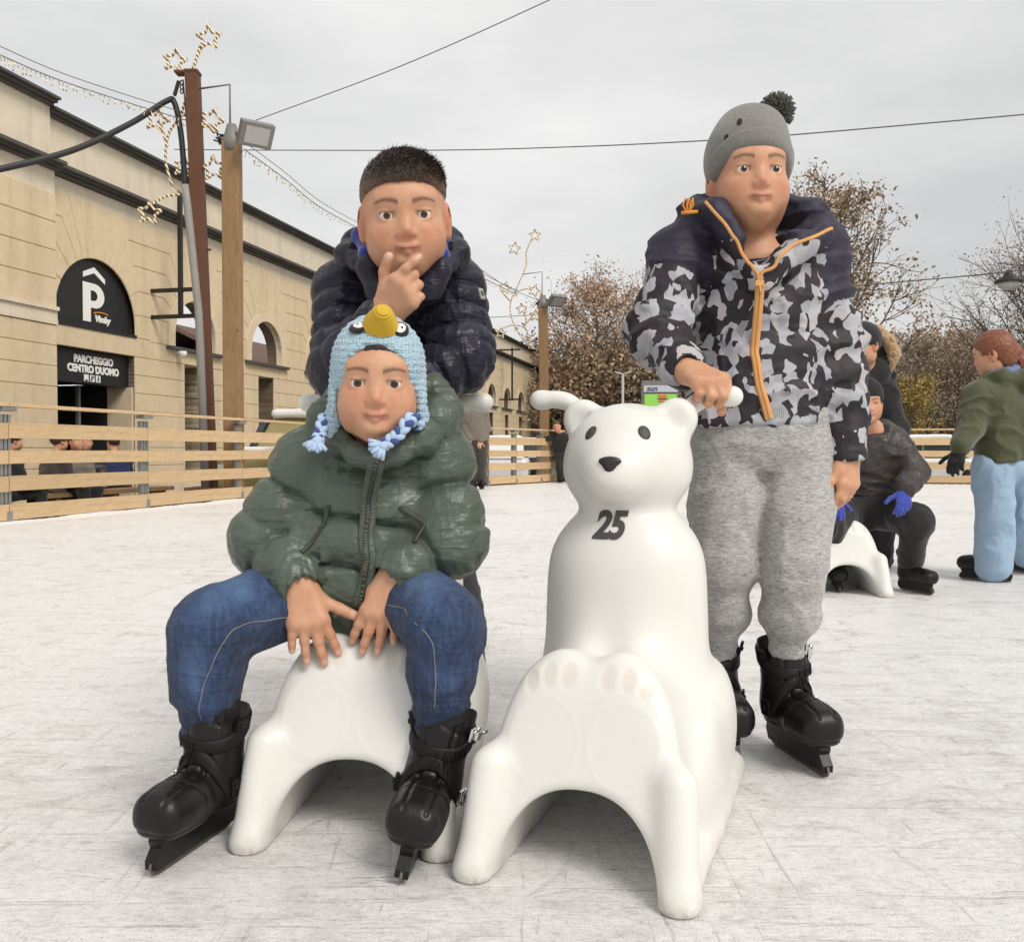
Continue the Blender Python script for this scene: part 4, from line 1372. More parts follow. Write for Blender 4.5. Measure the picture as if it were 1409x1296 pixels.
    mz = plain('dark_zip', (0.03, 0.035, 0.028), 0.5, 0.3, 50)
    mb = MB(); ribbon(mb, jb, zp, .0085, .0028, .0042); mb.build('zip', mz, jo)
    mb = MB()
    zq = smooth_pts([snap(jb, p, .0075)[0] for p in densify(zp, .0042)], 3)
    for i, p in enumerate(zq[:-1]):
        mb.bar(p, p + unit(zq[i + 1] - p) * .0020, .0055, .002, (0, -1, 0.3))
    mb.build('zip_teeth', plain('zip_metal', (0.20, 0.20, 0.16), 0.35, 0.1, 40, Metallic=.8), jo)
    # pocket seams and sleeve rib
    for pts in ([at(423, 752, 1.5), at(430, 722, 1.5), at(447, 705, 1.5)], [at(562, 700, 1.5), at(570, 718, 1.5), at(572, 742, 1.5)]):
        mb = MB(); ribbon(mb, jb, densify(spline(pts), .006), .007, .0016, .001); mb.build('pocket_zip', mz, jo)
    for c_, w_, nm in ((wrL, elL, 'L'), (wrR, elR, 'R')):
        d = unit(c_ - w_); r_ = unit(np.cross(d, (0, 0, 1))); u_ = np.cross(r_, d)
        mb = MB()
        ring = [c_ - d * .001 + (math.cos(a) * r_ + math.sin(a) * u_) * .0335 for a in np.linspace(0, 2 * PI, 25)]
        mb.tube(ring, .0050, 8, False)
        mb.build('cuff_rib', cloth('green_rib', (0.030, 0.085, 0.038), .8), jo)

    # jeans
    g = Sdf(); g.margin = .012
    hpL, hpR = at(440, 806, 1.64), at(548, 804, 1.64)
    kL, kR = at(290, 866, 1.462), at(613, 860, 1.435)
    aL, aR = at(281, 988, 1.487), at(604, 986, 1.465)
    g.ell(pel + V3(0, 0, -.025), (.128, .095, .075), None, .03)
    g.chain([hpL, kL], [.070, .060], .03); g.chain([kL, kL * .45 + aL * .55, aL], [.0575, .054, .035], .022)
    g.chain([hpR, kR], [.070, .058], .03); g.chain([kR, kR * .45 + aR * .55, aR], [.0545, .051, .034], .022)
    for a_, k_ in ((aL, kL), (aR, kR)):
        d = unit(a_ - k_); g.cap(a_ - d * .012, a_ + d * .022, .035, .034, .01)
    # cuffs
    kk = [(kL, hpL, aL), (kR, hpR, aR)]
    base_w = wrinkles(.0060, 13, .0028, 34)
    def disp(p):
        d = base_w(p)
        for k_, h_, a_ in kk:
            q = np.sqrt(((p - (k_ + V3(0, .045, -.02))) ** 2).sum(-1))
            ax = unit(a_ - k_)
            t_ = (p - k_) @ ax
            d = d + .0038 * np.sin(t_ * 190 + 5 * vnoise(p * 12)) * np.clip(1 - q / .10, 0, 1)
            qa = np.sqrt(((p - a_) ** 2).sum(-1))
            d = d + .0035 * np.sin(t_ * 170 + 6 * vnoise(p * 14)) * np.clip(1 - qa / .085, 0, 1)
        return d
    g.disp = disp
    def fade(v, s_):
        f = np.zeros(len(v))
        for k_, h_, a_ in kk:
            m_ = k_ * .72 + h_ * .28 + V3(0, -.03, .05)
            f += .9 * np.exp(-(((v - m_) / np.array([.06, .09, .05])) ** 2).sum(1))
            m_ = k_ * .6 + a_ * .4 + V3(0, -.055, 0)
            f += .6 * np.exp(-(((v - m_) / np.array([.035, .05, .09])) ** 2).sum(1))
        return np.clip(f, 0, 1)
    gm = g.mesh('jeans', .0037, None, {'fade': fade})
    t = NT('denim')
    tw = t.n('TexWave'); tw.inputs['Scale'].default_value = 260; tw.inputs['Distortion'].default_value = 1.5
    t.l(t.co((1, 1, 1), (0.5, 0.4, 0.6)), tw.inputs['Vector'])
    fd = t.attr('fade').outputs['Fac']
    str_ = t.noise(120, 3, .7, sc=(1, 1, .12))
    fx = t.math('ADD', t.math('MULTIPLY', fd, .75), t.math('MULTIPLY', t.math('SUBTRACT', t.noise(16, 5), .45), .9), True)
    c = t.ramp(fx, [(0.0, (0.009, 0.018, 0.050)), (.45, (0.020, 0.046, 0.118)), (1.0, (0.10, 0.18, 0.33))])
    c = t.mix(t.ramp(str_, [(.4, 0), (.75, .35)]), c, (0.10, 0.16, 0.28))
    nm = t.bump(t.noise(30, 4), .3, .006)
    for sc_, rt_, f_ in (((.5, .7, 1.9), (.2, .3, 0), 22), ((1.5, .6, .6), (.2, -.3, .3), 17)):
        cr = t.math('POWER', t.math('SUBTRACT', 1.0, t.math('MULTIPLY', t.math('ABSOLUTE', t.math('SUBTRACT', t.noise(f_, 2, .4, sc_, rt_, .5), .5)), 2.6, True)), 5.0)
        nm = t.bump(cr, .4, .005, nm)
    M_D = t.done(c, .82, t.bump(tw.outputs['Fac'], .25, .0012, nm), Sheen_Weight=.05)
    go = link('jeans', gm, M_D, root, True)
    gb = bvh_of(gm)
    ms = plain('seam_thread', (0.24, 0.21, 0.20), .8, .2, 60)
    for k_, h_, a_, pts in ((kL, hpL, aL, [at(398, 850, 1.50), at(350, 855, 1.43), at(315, 880, 1.40), at(290, 920, 1.41), at(276, 960, 1.42), at(272, 1000, 1.43)]),
                            (kR, hpR, aR, [at(552, 838, 1.50), at(578, 846, 1.43), at(594, 880, 1.38), at(597, 930, 1.38), at(592, 985, 1.39)])):
        mb = MB(); surf_tube(mb, gb, densify(spline(pts), .008), .0008, .0003); mb.build('seam', ms, go)
    # skates
    add_skate(root, gnd(300, 1146), gnd(205, 1211), R(-3), 0, .86, 1, True, 1.04, .93)
    add_skate(root, V3(-.143, 1.52, 0), gnd(548, 1222), R(-12), 0, .86, -1, True, 1.04, .93)

    # crochet hat: crown with ear flaps, beak, eyes, braids
    t = NT('crochet_blue')
    vo = t.n('TexVoronoi'); vo.inputs['Scale'].default_value = 190; vo.inputs['Randomness'].default_value = .55
    t.l(t.co((1, 1, 1.25)), vo.inputs['Vector'])
    c = t.ramp(vo.outputs['Distance'], [(0.2, (0.50, 0.66, 0.72)), (.6, (0.38, 0.54, 0.63)), (.85, (0.16, 0.25, 0.36))])
    c = t.mix(t.noise(20, 3), c, t.mix(1.0, c, (.85, .9, .95), 'MULTIPLY'))
    inv = t.math('SUBTRACT', 1.0, vo.outputs['Distance'])
    M_K = t.done(c, .9, t.bump(inv, .8, .004), Sheen_Weight=.3)
    s = Sdf()
    s.ell(P(0, .014, .036), np.array([.0840, .1010, .0870]) * k, Mh, .01)
    s.plane(P(0, 0, -.020), Mh @ V3(0, .0, -1), .012)
    for x in (-1, 1):
        s.ell(P(x * .0755, .004, -.030), np.array([.0125, .034, .052]) * k, Mh, .014)
        s.cap(P(x * .0775, -.002, -.06), P(x * .0825, -.006, -.092), .013 * k, .007 * k, .016)
    s.ell(P(0, -.10, -.014), np.array([.0655, .088, .082]) * k, Mh, .010, 's')
    s.disp = lambda p: .0012 * np.sin(((p - hc) @ Mh)[..., 2] * 620)
    hm = s.mesh('hat', .0030)
    ho = link('hat', hm, M_K, root, True)
    hb = bvh_of(hm)
    base, tip = P(.006, -.054, .100), P(.011, -.090, .126)
    ax = tip - base; L = np.linalg.norm(ax)
    prof = [(.0, -.004)]
    for i in range(40):
        q = i / 39
        prof.append(((.0190 * (1 - q) ** .75 + .0080 * (q < .999) + .0016 * math.sin(i * PI / 2 * 1.0)) * (1 if q < .93 else (1 - q) / .07 + .02), q * L))
    mb = MB(); mb.lathe(prof, base, ax, 24)
    mb.build('beak', cloth('yellow_wool', (0.62, 0.40, 0.035), .9, .15, 500, .5), ho)
    for x in (-1, 1):
        c0 = P(x * .040 + .005, -.052, .098)
        l, n = snap(hb, c0)
        tx = unit(np.cross(Mh[:, 2], n)) ; ty = unit(np.cross(n, tx))
        Mx = np.stack([tx * math.cos(.5 * x) + ty * math.sin(.5 * x), -tx * math.sin(.5 * x) + ty * math.cos(.5 * x), n], 1)
        for nm, rr, mt, of in (('eye_patch', (.0185, .0135, .0045), cloth('black_wool', (.012, .011, .011), .9), 0), ('eye_white', (.0145, .0095, .0060), cloth('white_wool', (.80, .78, .75), .9), 0), ('pupil', (.005, .004, .0072), cloth('black_wool', (.012, .011, .011), .9), 0)):
            q = Sdf(); q.ell(l + Mx[:, 1] * (.002 if nm != 'eye_patch' else 0), rr, Mx)
            link(nm, q.mesh(nm, .0016), mt, ho)
    mA, mB_ = cloth('pale_blue_wool', (0.42, 0.55, 0.74), .9, .2, 500, .4), cloth('dark_blue_wool', (0.05, 0.075, 0.25), .9, .2, 500, .4)
    for pts in ([P(-.0835, -.006, -.088), at(447, 575, 1.50), at(440, 598, 1.485), at(437, 606, 1.478)], [P(.0825, -.006, -.088), at(567, 575, 1.462), at(548, 598, 1.447), at(528, 612, 1.440)]):
        c = spline(pts, 14); m = len(c)
        # keep the braid on the jacket
        c2 = []
        for p in c:
            l, n = snap(jb, p)
            dd = np.dot(p - l, n)
            c2.append(p if dd > .009 else l + n * .009)
        c = smooth_pts(c2, 2)
        T = np.gradient(c, axis=0)
        br = MB(); br2 = MB()
        for st in range(3):
            q = []
            for i in range(m):
                t_ = unit(T[i]); u_ = unit(np.cross(t_, (0, 1, 0))); w_ = np.cross(u_, t_)
                ph = i / m * 2 * PI * 3.0 + st * 2 * PI / 3
                q.append(c[i] + u_ * .0062 * math.sin(ph) + w_ * .0034 * math.sin(2 * ph))
            (br2 if st == 0 else br).tube(q, .0052, 8)
        br2.build('braid_strand', mB_, ho)
        e, t_ = c[-1], unit(c[-1] - c[-3])
        u_ = unit(np.cross(t_, (0, 1, 0)))
        br.lathe([(0, -.008), (.0085, -.004), (.0095, .003), (.007, .009), (0, .011)], e, t_, 10)
        for q in range(7):
            an = (q - 3) * .3
            d = unit(t_ * math.cos(an) + u_ * math.sin(an) + V3(0, -.25 * (q % 2), 0))
            br.tube([e + d * .004, e + d * .014 + V3(0, -.003, 0), e + d * .024], [.004, .0042, .003], 6)
        br.build('braid', mA, ho)
    return root
boy_green()

def boy_navy():
    root = person_root('boy in a navy padded jacket leaning over with his hand on his chin', (-.2, 1.95))
    k = 1.04
    hc, Mh = at(557, 302, 1.715), frame((0.13, -1, -0.16), (-.05, -.16, 1))
    neck = at(550, 372, 1.84)
    shL, shR = at(476, 405, 1.86), at(622, 400, 1.84)
    elL, elR = at(475, 505, 1.76), at(636, 494, 1.755)
    wrL, wrR = at(527, 438, 1.650), at(560, 540, 1.665)
    pel = at(548, 600, 2.12)
    s = Sdf(); s.margin = .004
    s.ell(pel, (.10, .08, .09), None, .03); s.cap(pel, neck + V3(0, .04, -.06), .08, .05, .03)
    s.cap(neck - V3(0, -.01, .05), hc + Mh @ V3(0, .022, -.05) * k, .047, .045, .02)
    for a, b, c in ((shL, elL, wrL), (shR, elR, wrR)): s.chain([neck + V3(0, .04, -.06), a, b, c], [.04, .038, .034, .024], .03)
    eyes, P = add_head(s, hc, Mh, k)
    nails = []
    kn = at(560, 396, 1.610)
    add_hand(s, wrL, kn - wrL, V3(.10, -1, .02), at(515, 385, 1.63) - at(560, 400, 1.63), 1.08, [(14, 22, 12), (45, 75, 40), (52, 80, 45), (55, 85, 45)], (-.10, -.05, -.06, -.10), ((.75, .62, -.1), (.90, .30, -.02)), nails)
    add_hand(s, wrR, V3(-1, -.1, -.1), V3(0, -.3, 1), V3(0, -1, 0), 1.05, [(30, 40, 30)] * 4, None)
    def colf(v, s_): return nail_color(face_color(v, s_, P, Mh, hc, k, brow=(.02, .012, .009)), v, nails)
    link('body', s.mesh('body', .0024, colf), M_SKIN, root, True)
    add_eyes(eyes, Mh, k, root)
    # short hair: longer on top, faded at the sides
    h = Sdf(); h.margin = .006
    h.ell(P(0, .013, .033), np.array([.0730, .0898, .0815]) * k, Mh, .01)
    h.ell(P(0, -.004, .050), np.array([.0715, .0810, .0650]) * k, Mh, .015)
    h.plane(P(0, -.066, .052), Mh @ V3(0, -.30, -1), .008)
    for x in (-1, 1):
        h.ell(P(x * .085, -.072, .004), np.array([.045, .040, .045]) * k, Mh, .01, 's')
        h.ell(P(x * .078, .012, -.012), np.array([.03, .026, .034]) * k, Mh, .008, 's')
    h.plane(P(0, .05, -.035), Mh @ V3(0, .3, -1), .01)
    h.disp = lambda p: .0030 * (ridge(vnoise(((p - hc) @ Mh) * np.array([210, 70, 120], np.float32))) - .62)
    def hcol(v, s_):
        q = ((v - hc) @ Mh) / k
        top = np.clip((q[:, 2] - .035 - .15 * q[:, 1] * 0) / .03, 0, 1)[:, None]
        return np.array([.20, .12, .082]) * (1 - top) + np.array([.042, .026, .018]) * top
    t = NT('short_hair'); c = t.attr('Col').outputs['Color']
    stn = t.noise(260, 3, .7, sc=(1, .35, 1))
    c = t.mix(1.0, c, t.ramp(stn, [(.3, .45), (.7, 1.5)]), 'MULTIPLY')
    mh = t.done(c, .5, t.bump(stn, .6, .003))
    hme = h.mesh('hair', .0030, hcol)
    nv = len(hme.vertices)
    co = np.empty(nv * 3, np.float32); hme.vertices.foreach_get('co', co); co = co.reshape(-1, 3)
    no = np.array([v.normal[:] for v in hme.vertices])
    nr = np.random.default_rng(4)
    inner = np.linalg.norm(((co - hc) @ Mh / k - V3(0, .012, .03)) / V3(.072, .089, .080), axis=1) > .87
    idx = nr.permutation(np.nonzero(inner)[0])[:7000]
    q = ((co[idx] - hc) @ Mh) / k
    topf = np.clip((q[:, 2] - .045) / .04, 0, 1)
    dirs = no[idx] * .22 + (np.array([.55, -.65, .0]) @ Mh.T) + nr.normal(0, .20, (len(idx), 3))
    dirs /= np.linalg.norm(dirs, axis=1)[:, None]
    ln = (.003 + .012 * topf) * nr.uniform(.7, 1.3, len(idx))
    sd_ = np.cross(dirs, no[idx] + 1e-6); sd_ /= np.linalg.norm(sd_, axis=1)[:, None] + 1e-9
    p0 = co[idx] - no[idx] * .002
    w_ = .0011
    vs = np.stack([p0 - sd_ * w_, p0 + sd_ * w_, p0 + no[idx] * w_ * 1.3, p0 + dirs * ln[:, None]], 1).reshape(-1, 3)
    fb = np.arange(len(idx))[:, None] * 4
    fs = np.concatenate([fb + np.array([0, 1, 3]), fb + np.array([1, 2, 3]), fb + np.array([2, 0, 3])])
    ho_ = link('hair', hme, mh, root, True)
    sc_ = np.repeat(np.array([.15, .09, .06]) * (1 - topf[:, None]) + np.array([.042, .026, .018]) * topf[:, None], 4, axis=0)
    so = link('strands', mesh_np('strands', vs, fs, False, sc_), mh, ho_); so['kind'] = 'stuff'
    # jacket
    M_N = nylon('navy_nylon', (0.0110, 0.0100, 0.0225), 0.40, 0.20)
    j = Sdf(); j.margin = .014
    zt = unit(neck - pel); xt = unit(V3(1, 0, 0) - zt * zt[0]); yt = np.cross(zt, xt); Mt = np.stack([xt, yt, zt], 1)
    L = np.linalg.norm(neck - pel)
    j.loft([(-.06, 0, 0, .125, .095), (0, 0, 0, .135, .105), (.12, 0, 0, .138, .105), (L - .17, 0, 0, .138, .10), (L - .09, 0, .0, .128, .09), (L - .04, 0, 0, .10, .075), (L - .01, 0, 0, .07, .06)], pel, Mt, .02, puff=(.0, .056, .013))
    for a, b, c in ((shL, elL, wrL), (shR, elR, wrR)):
        w = c + unit(b - c) * .012
        j.chain([a, b, w], [.060, .058, .038], .03, puff=(.02, .046, .012), kin=.03)
    hd = [at(507, 368, 1.71), at(480, 352, 1.77), at(492, 335, 1.85), at(552, 322, 1.90), at(616, 328, 1.85), at(628, 350, 1.78), at(606, 372, 1.71)]
    j.chain(hd, [.014, .021, .024, .024, .024, .022, .014], .025, puff=(.02, .04, .006), kin=.02)
    j.chain([at(505, 366, 1.71), at(520, 400, 1.715), at(555, 416, 1.71), at(590, 400, 1.71), at(607, 370, 1.71)], [.014, .018, .018, .018, .014], .025)
    for a in (shL, shR): j.cap(neck + V3(0, .03, -.06), a, .052, .056, .03)
    j.cap(at(556, 390, 1.80), at(556, 330, 1.70), .052, .056, .012, 's')
    d = unit(wrL - elL); j.cap(wrL - d * .004, wrL + d * .06, .027, .034, .006, 's')
    j.disp = wrinkles(.003, 19, .0022, 44)
    jm = j.mesh('jacket', .0040)
    jo = link('jacket', jm, M_N, root, True)
    jb = bvh_of(jm)
    # blue fleece lining of the hood
    q = Sdf()
    q.chain([at(506, 352, 1.715), at(497, 326, 1.77), at(552, 322, 1.855), at(607, 330, 1.78), at(606, 352, 1.72)], [.013, .015, .018, .015, .013], .02)
    q.chain([at(506, 352, 1.715), at(516, 380, 1.72)], [.013, .012], .02); q.chain([at(606, 352, 1.72), at(598, 376, 1.72)], [.013, .012], .02)
    link('lining', q.mesh('lining', .004), cloth('blue_fleece', (0.010, 0.022, 0.22), .95, .2, 300, .5, .4), jo).location = (0, 0, 0)
    mb = MB()
    l, n = snap(jb, at(657, 408, 1.79), .001)
    mb.box(l, (.012, .004, .022), frame(n)); b_ = mb.build('sleeve_badge', plain('grey_badge', (.35, .34, .33), .6, .1, 50), jo)
    mb = MB(); mb.box(l + n * .0015 , (.006, .0035, .009), frame(n)); mb.build('badge_mark', M_PRINT, jo)
    # trousers and skates (mostly hidden by the bear)
    g = Sdf()
    aL, aR = V3(-.33, 2.22, .20), V3(-.11, 2.24, .20)
    g.ell(pel + V3(0, 0, -.03), (.12, .10, .09), None, .03)
    for sx, a_ in ((-1, aL), (1, aR)):
        h_ = pel + V3(sx * .06, .01, -.04); k_ = (h_ + a_) / 2 + V3(0, -.04, .02)
        g.chain([h_, k_, a_], [.075, .055, .048], .03)
    g.disp = wrinkles(.004, 16, .002, 40)
    link('trousers', g.mesh('trousers', .006), cloth('charcoal_twill', (.05, .05, .055), .85), root, True)
    for a_ in (aL, aR): add_skate(root, V3(a_[0], a_[1] + .04, 0), V3(a_[0], a_[1] - .13, 0), 0, 0, .9, 1, False, 1.0)
boy_navy()

def boy_camo():
    root = person_root('standing boy in a camouflage print jacket, grey bobble hat and grey joggers', (.53, 1.9))
    k = .985
    hc, Mh = at(1031, 250, 1.845), frame((0.02, -1, .02), (0.0, 0, 1))
    neck = at(1040, 335, 1.875)
    shL, shR = at(936, 352, 1.87), at(1122, 352, 1.89)
    hb_ = bear_world((.138, .403, .713), BEAR2, YAW2)         # the handle he grips
    kn = hb_ + V3(-.004, -.020, .024)
    elL, elR = at(905, 458, 1.81), at(1152, 485, 1.90)
    wrL, wrR = kn + V3(-.032, .078, .030), at(1166, 624, 1.86)
    pel = at(1045, 590, 1.90)
    s = Sdf(); s.margin = .004
    s.cap(pel + V3(0, 0, .08), neck + V3(0, .02, -.06), .07, .05, .03)
    s.cap(neck + V3(0, .01, -.05), hc + Mh @ V3(0, .022, -.05) * k, .048, .046, .02)
    s.ell(neck + V3(0, -.020, -.040), (.07, .035, .03), None, .03)
    for a, b, c in ((shL, elL, wrL), (shR, elR, wrR)): s.chain([neck + V3(0, .02, -.07), a, b, c], [.035, .035, .034, .023], .03)
    eyes, P = add_head(s, hc, Mh, k)
    nails = []
    hx = unit(bear_world((.178, .403, .713), BEAR2, YAW2) - bear_world((.12, .403, .713), BEAR2, YAW2))
    W = kn + V3(-.026, .066, .022)
    add_hand(s, W, kn - W, unit(V3(0, -.55, .85)), hx, 1.10, [(52, 72, 60), (50, 74, 62), (50, 74, 62), (50, 72, 60)], (.02, 0, -.02, -.05), ((.55, .3, -.85), (.5, -.5, -.7)), nails, .0035)
    add_hand(s, wrR, V3(-.04, -.22, -.97), V3(.62, -.78, 0), V3(-.78, -.6, .1), 1.0, [(16, 26, 18), (20, 30, 20), (24, 32, 22), (28, 34, 24)], (.08, .02, -.05, -.12), ((.80, .45, -.25), (.95, .12, -.2)), nails)
    def colf(v, s_): return nail_color(face_color(v, s_, P, Mh, hc, k, base=SKIN * np.array([1.02, 1.0, .98])), v, nails)
    link('body', s.mesh('body', .0025, colf), M_SKIN, root, True)
    add_eyes(eyes, Mh, k, root)
    # grey beanie with turn-up and bobble
    t = NT('grey_knit')
    wv = t.n('TexWave'); wv.inputs['Scale'].default_value = 95; wv.inputs['Distortion'].default_value = .8
    wv.bands_direction = 'X'
    t.l(t.co((1, 1, .15)), wv.inputs['Vector'])
    w2 = t.noise(420, 2, .6)
    c = t.mix(t.noise(160, 3, .8), (.12, .113, .10), (.27, .255, .235))
    M_K = t.done(c, .92, t.bump(w2, .5, .0025, t.bump(wv.outputs['Fac'], .25, .002)), Sheen_Weight=.35)
    s = Sdf(); s.margin = .008
    s.ell(P(0, .016, .050), np.array([.0845, .1010, .0960]) * k, Mh, .01)
    s.ell(P(.012, .03, .110), np.array([.060, .070, .042]) * k, Mh, .03)
    pn = Mh @ unit(V3(0, -.62, -1))
    s.plane(P(0, -.085, .046), pn, .006)
    r2 = Sdf()
    r2.ell(P(0, .016, .048), np.array([.0900, .1065, .0990]) * k, Mh, .01)
    r2.plane(P(0, -.085, .043), pn, .010); r2.plane(P(0, -.085, .084), -pn, .010)
    s.disp = lambda p: .0022 * (ridge(vnoise(((p - hc) @ Mh) * np.array([9, 9, 34], np.float32) + 3)) - .5)
    hm = s.mesh('hat', .0032)
    ho = link('hat', hm, M_K, root, True); hbv = bvh_of(hm)
    link('turn_up', r2.mesh('turn_up', .0032), M_K, ho).location = (0, 0, 0)
    pc = at(1069, 153, 1.885)
    mb = MB(); rg = random.Random(5)
    mb.lathe([(.024 * math.sin(a), -.024 * math.cos(a)) for a in np.linspace(0.01, PI - .01, 9)], pc, (0, 0, 1), 12)
    for i in range(900):
        d = unit(V3(rg.gauss(0, 1), rg.gauss(0, 1), rg.gauss(0, 1)))
        e = unit(d + V3(rg.gauss(0, .16), rg.gauss(0, .16), rg.gauss(0, .16)))
        mb.tube([pc + d * .015, pc + e * rg.uniform(.030, .0385)], [.0022, .0013], 4)
    mb.build('bobble', cloth('bobble_wool', (.10, .094, .083), .95, .3, 300, .3), ho)
    for px, py, rr in ((1013, 156, .010), (985, 180, .0095), (968, 196, .008)):
        l, n = snap(hbv, at(px, py, 1.77))
        q = Sdf(); q.ell(l, (rr * .55, rr, .0025), np.stack([unit(np.cross((0, .3, 1), n)), unit(np.cross(n, np.cross((0, .3, 1), n))), n], 1))
        link('dark_patch', q.mesh('dark_patch', .0016), cloth('black_wool', (.012, .011, .011), .9), ho)
    # jacket with printed pattern; shoulders plain navy, cuffs black
    t = NT('camouflage_print')
    w = t.n('TexNoise'); w.inputs['Scale'].default_value = 16; w.inputs['Detail'].default_value = 2
    t.l(t.co(), w.inputs['Vector'])
    va = t.n('VectorMath', operation='MULTIPLY_ADD'); t.l(w.outputs['Color'], va.inputs[0])
    va.inputs[1].default_value = (.05, .05, .05); t.l(t.co((1, 1, .85)), va.inputs[2])
    def cells(scale, off, metric='EUCLIDEAN'):
        m_ = t.n('Mapping'); m_.inputs['Location'].default_value = (off, off * 1.7, -off)
        m_.inputs['Rotation'].default_value = (off, .5, off * .7)
        t.l(va.outputs[0], m_.inputs[0])
        v = t.n('TexVoronoi'); v.inputs['Scale'].default_value = scale; v.distance = metric
        t.l(m_.outputs[0], v.inputs['Vector'])
        e = t.n('TexVoronoi'); e.feature = 'DISTANCE_TO_EDGE'; e.inputs['Scale'].default_value = scale
        t.l(m_.outputs[0], e.inputs['Vector'])
        sp = t.n('SeparateXYZ'); t.l(v.outputs['Color'], sp.inputs[0])
        return sp.outputs, e.outputs['Distance']
    A, ea = cells(52, .3)
    B, eb = cells(40, 1.9)
    gt = lambda x, v: t.math('GREATER_THAN', x, v)
    blot = t.math('MAXIMUM', t.math('MULTIPLY', gt(A[0], .69), gt(ea, -1.0)), t.math('MULTIPLY', gt(B[0], .80), gt(eb, -1.0)))
    blot2 = t.math('MULTIPLY', gt(A[1], .55), gt(ea, -1.0))
    tone = t.ramp(A[2], [(.1, (.33, .335, .37)), (.5, (.41, .415, .45)), (.93, (.46, .42, .43))])
    st = t.n('TexWave'); st.inputs['Scale'].default_value = 85; t.l(t.co((1, .3, .4)), st.inputs['Vector'])
    tone = t.mix(t.math('MULTIPLY', t.math('MULTIPLY', gt(A[1], .93), gt(st.outputs['Fac'], .5)), .55), tone, (.06, .04, .05))
    base = t.mix(blot2, (.022, .0125, .020), (.011, .008, .012))
    c = t.mix(blot, base, tone)
    zone = t.attr('Col').outputs['Color']
    sz = t.n('SeparateXYZ'); t.l(zone, sz.inputs[0])
    c = t.mix(gt(sz.outputs[0], .5), c, (.016, .012, .032))
    c = t.mix(gt(sz.outputs[1], .5), c, (.010, .009, .010))
    nm = t.bump(t.noise(24, 4, .55, dist=1.2), .25, .012)
    M_C = t.done(c, .62, t.bump(t.noise(900, 2), .15, .001, nm), Sheen_Weight=.02)
    j = Sdf(); j.margin = .012
    L = neck[2] - pel[2]
    j.loft([(.005, -.01, 0, .138, .100), (.02, -.01, 0, .146, .108), (.10, -.005, 0, .142, .108), (.20, 0, 0, .136, .104), (.28, 0, 0, .134, .098), (.335, 0, 0, .118, .085), (L - .03, 0, .0, .085, .072), (L - .005, 0, .01, .06, .06)], (pel[0], pel[1], pel[2]), np.eye(3), .02)
    for a, b, c_, r0 in ((shL, elL, wrL, .058), (shR, elR, wrR, .056)):
        w_ = c_ + unit(b - c_) * .012
        j.chain([a, b, w_], [r0, .054, .040], .035, kin=.03)
    hood = [at(985, 292, 1.80), at(958, 296, 1.86), at(985, 290, 1.95), at(1045, 288, 1.98), at(1110, 300, 1.94), at(1128, 318, 1.86)]
    j.chain(hood, [.018, .030, .036, .038, .036, .026], .03, kin=.02)
    j.chain([at(983, 292, 1.80), at(1008, 330, 1.785), at(1036, 370, 1.775), at(1045, 388, 1.775)], [.020, .022, .018, .014], .022)
    j.chain([at(1132, 326, 1.79), at(1095, 340, 1.785), at(1068, 362, 1.775), at(1048, 388, 1.775)], [.017, .022, .020, .014], .022)
    j.chain([at(1128, 318, 1.86), at(1132, 322, 1.80)], [.026, .018], .02)
    for a in (shL, shR): j.cap(neck + V3(0, .03, -.05), a + V3(0, 0, .005), .050, .055, .03)
    j.cap(at(1045, 345, 1.86), at(1045, 295, 1.80), .052, .060, .014, 's')
    j.ell(at(1043, 345, 1.77), (.026, .035, .032), None, .012, 's')
    for c_, e_ in ((wrL, elL), (wrR, elR)):
        d = unit(c_ - e_); j.cap(c_ - d * .004, c_ + d * .06, .026, .034, .006, 's')
    wr = wrinkles(.0090, 12, .0035, 30, (1, 1, 1.6))
    arms = [(shL, elL, wrL), (shR, elR, wrR)]
    def disp(p):
        d = wr(p)
        for a, b, c_ in arms:
            q = np.sqrt(((p - b) ** 2).sum(-1)); ax = unit(c_ - a)
            d = d + .0065 * np.sin(((p - b) @ ax) * 105 + 6 * vnoise(p * 11)) * np.clip(1 - q / .17, 0, 1)
        return d
    j.disp = disp
    def zonef(v, s_):
        c = np.zeros((len(v), 3))
        def seg(a, b):
            ba = b - a; tt = np.clip(((v - a) @ ba) / (ba @ ba), -.5, 1.5)
            return tt, np.linalg.norm(v - a - np.clip(tt, 0, 1)[:, None] * ba, axis=1)
        for a, b, c_ in arms:
            t1, d1 = seg(a, b); t2, d2 = seg(b, c_)
            up = (d1 < .085) & (t1 < (.34 if a is shL else .50)) & (d1 < d2 + .03)
            x = (v[:, 0] - pel[0])
            c[up & (np.abs(x + .0) > .112), 0] = 1
            cu = (d2 < .06) & (np.linalg.norm(v - c_, axis=1) < .034)
            c[cu, 1] = 1
        zz = v[:, 2]
        c[(zz > neck[2] - .018) , 0] = 1
        c[(zz < pel[2] + .012) & (np.abs(v[:, 0] - pel[0]) < .16), 1] = 0
        c[(np.linalg.norm(v - (neck + V3(0, -.03, .02)), axis=1) < .060), 1] = 1
        return c
    jm = j.mesh('jacket', .0036, zonef)
    jo = link('jacket', jm, M_C, root, True)
    jb = bvh_of(jm)
    mo = cloth('orange_tape', (.66, .33, .11), .7, .12, 400, .3)
    zp = densify([at(1046, 388, 1.7), at(1052, 430, 1.7), at(1058, 480, 1.7), at(1066, 530, 1.7), at(1068, 574, 1.72)], .008)
    mb = MB(); ribbon(mb, jb, zp, .0165, .0032, .001); zo = mb.build('zip', mo, jo)
    mb = MB(); ribbon(mb, jb, zp, .0030, .0030, .0018); mb.build('zip_teeth', plain('orange_teeth', (.42, .18, .05), .5), jo)
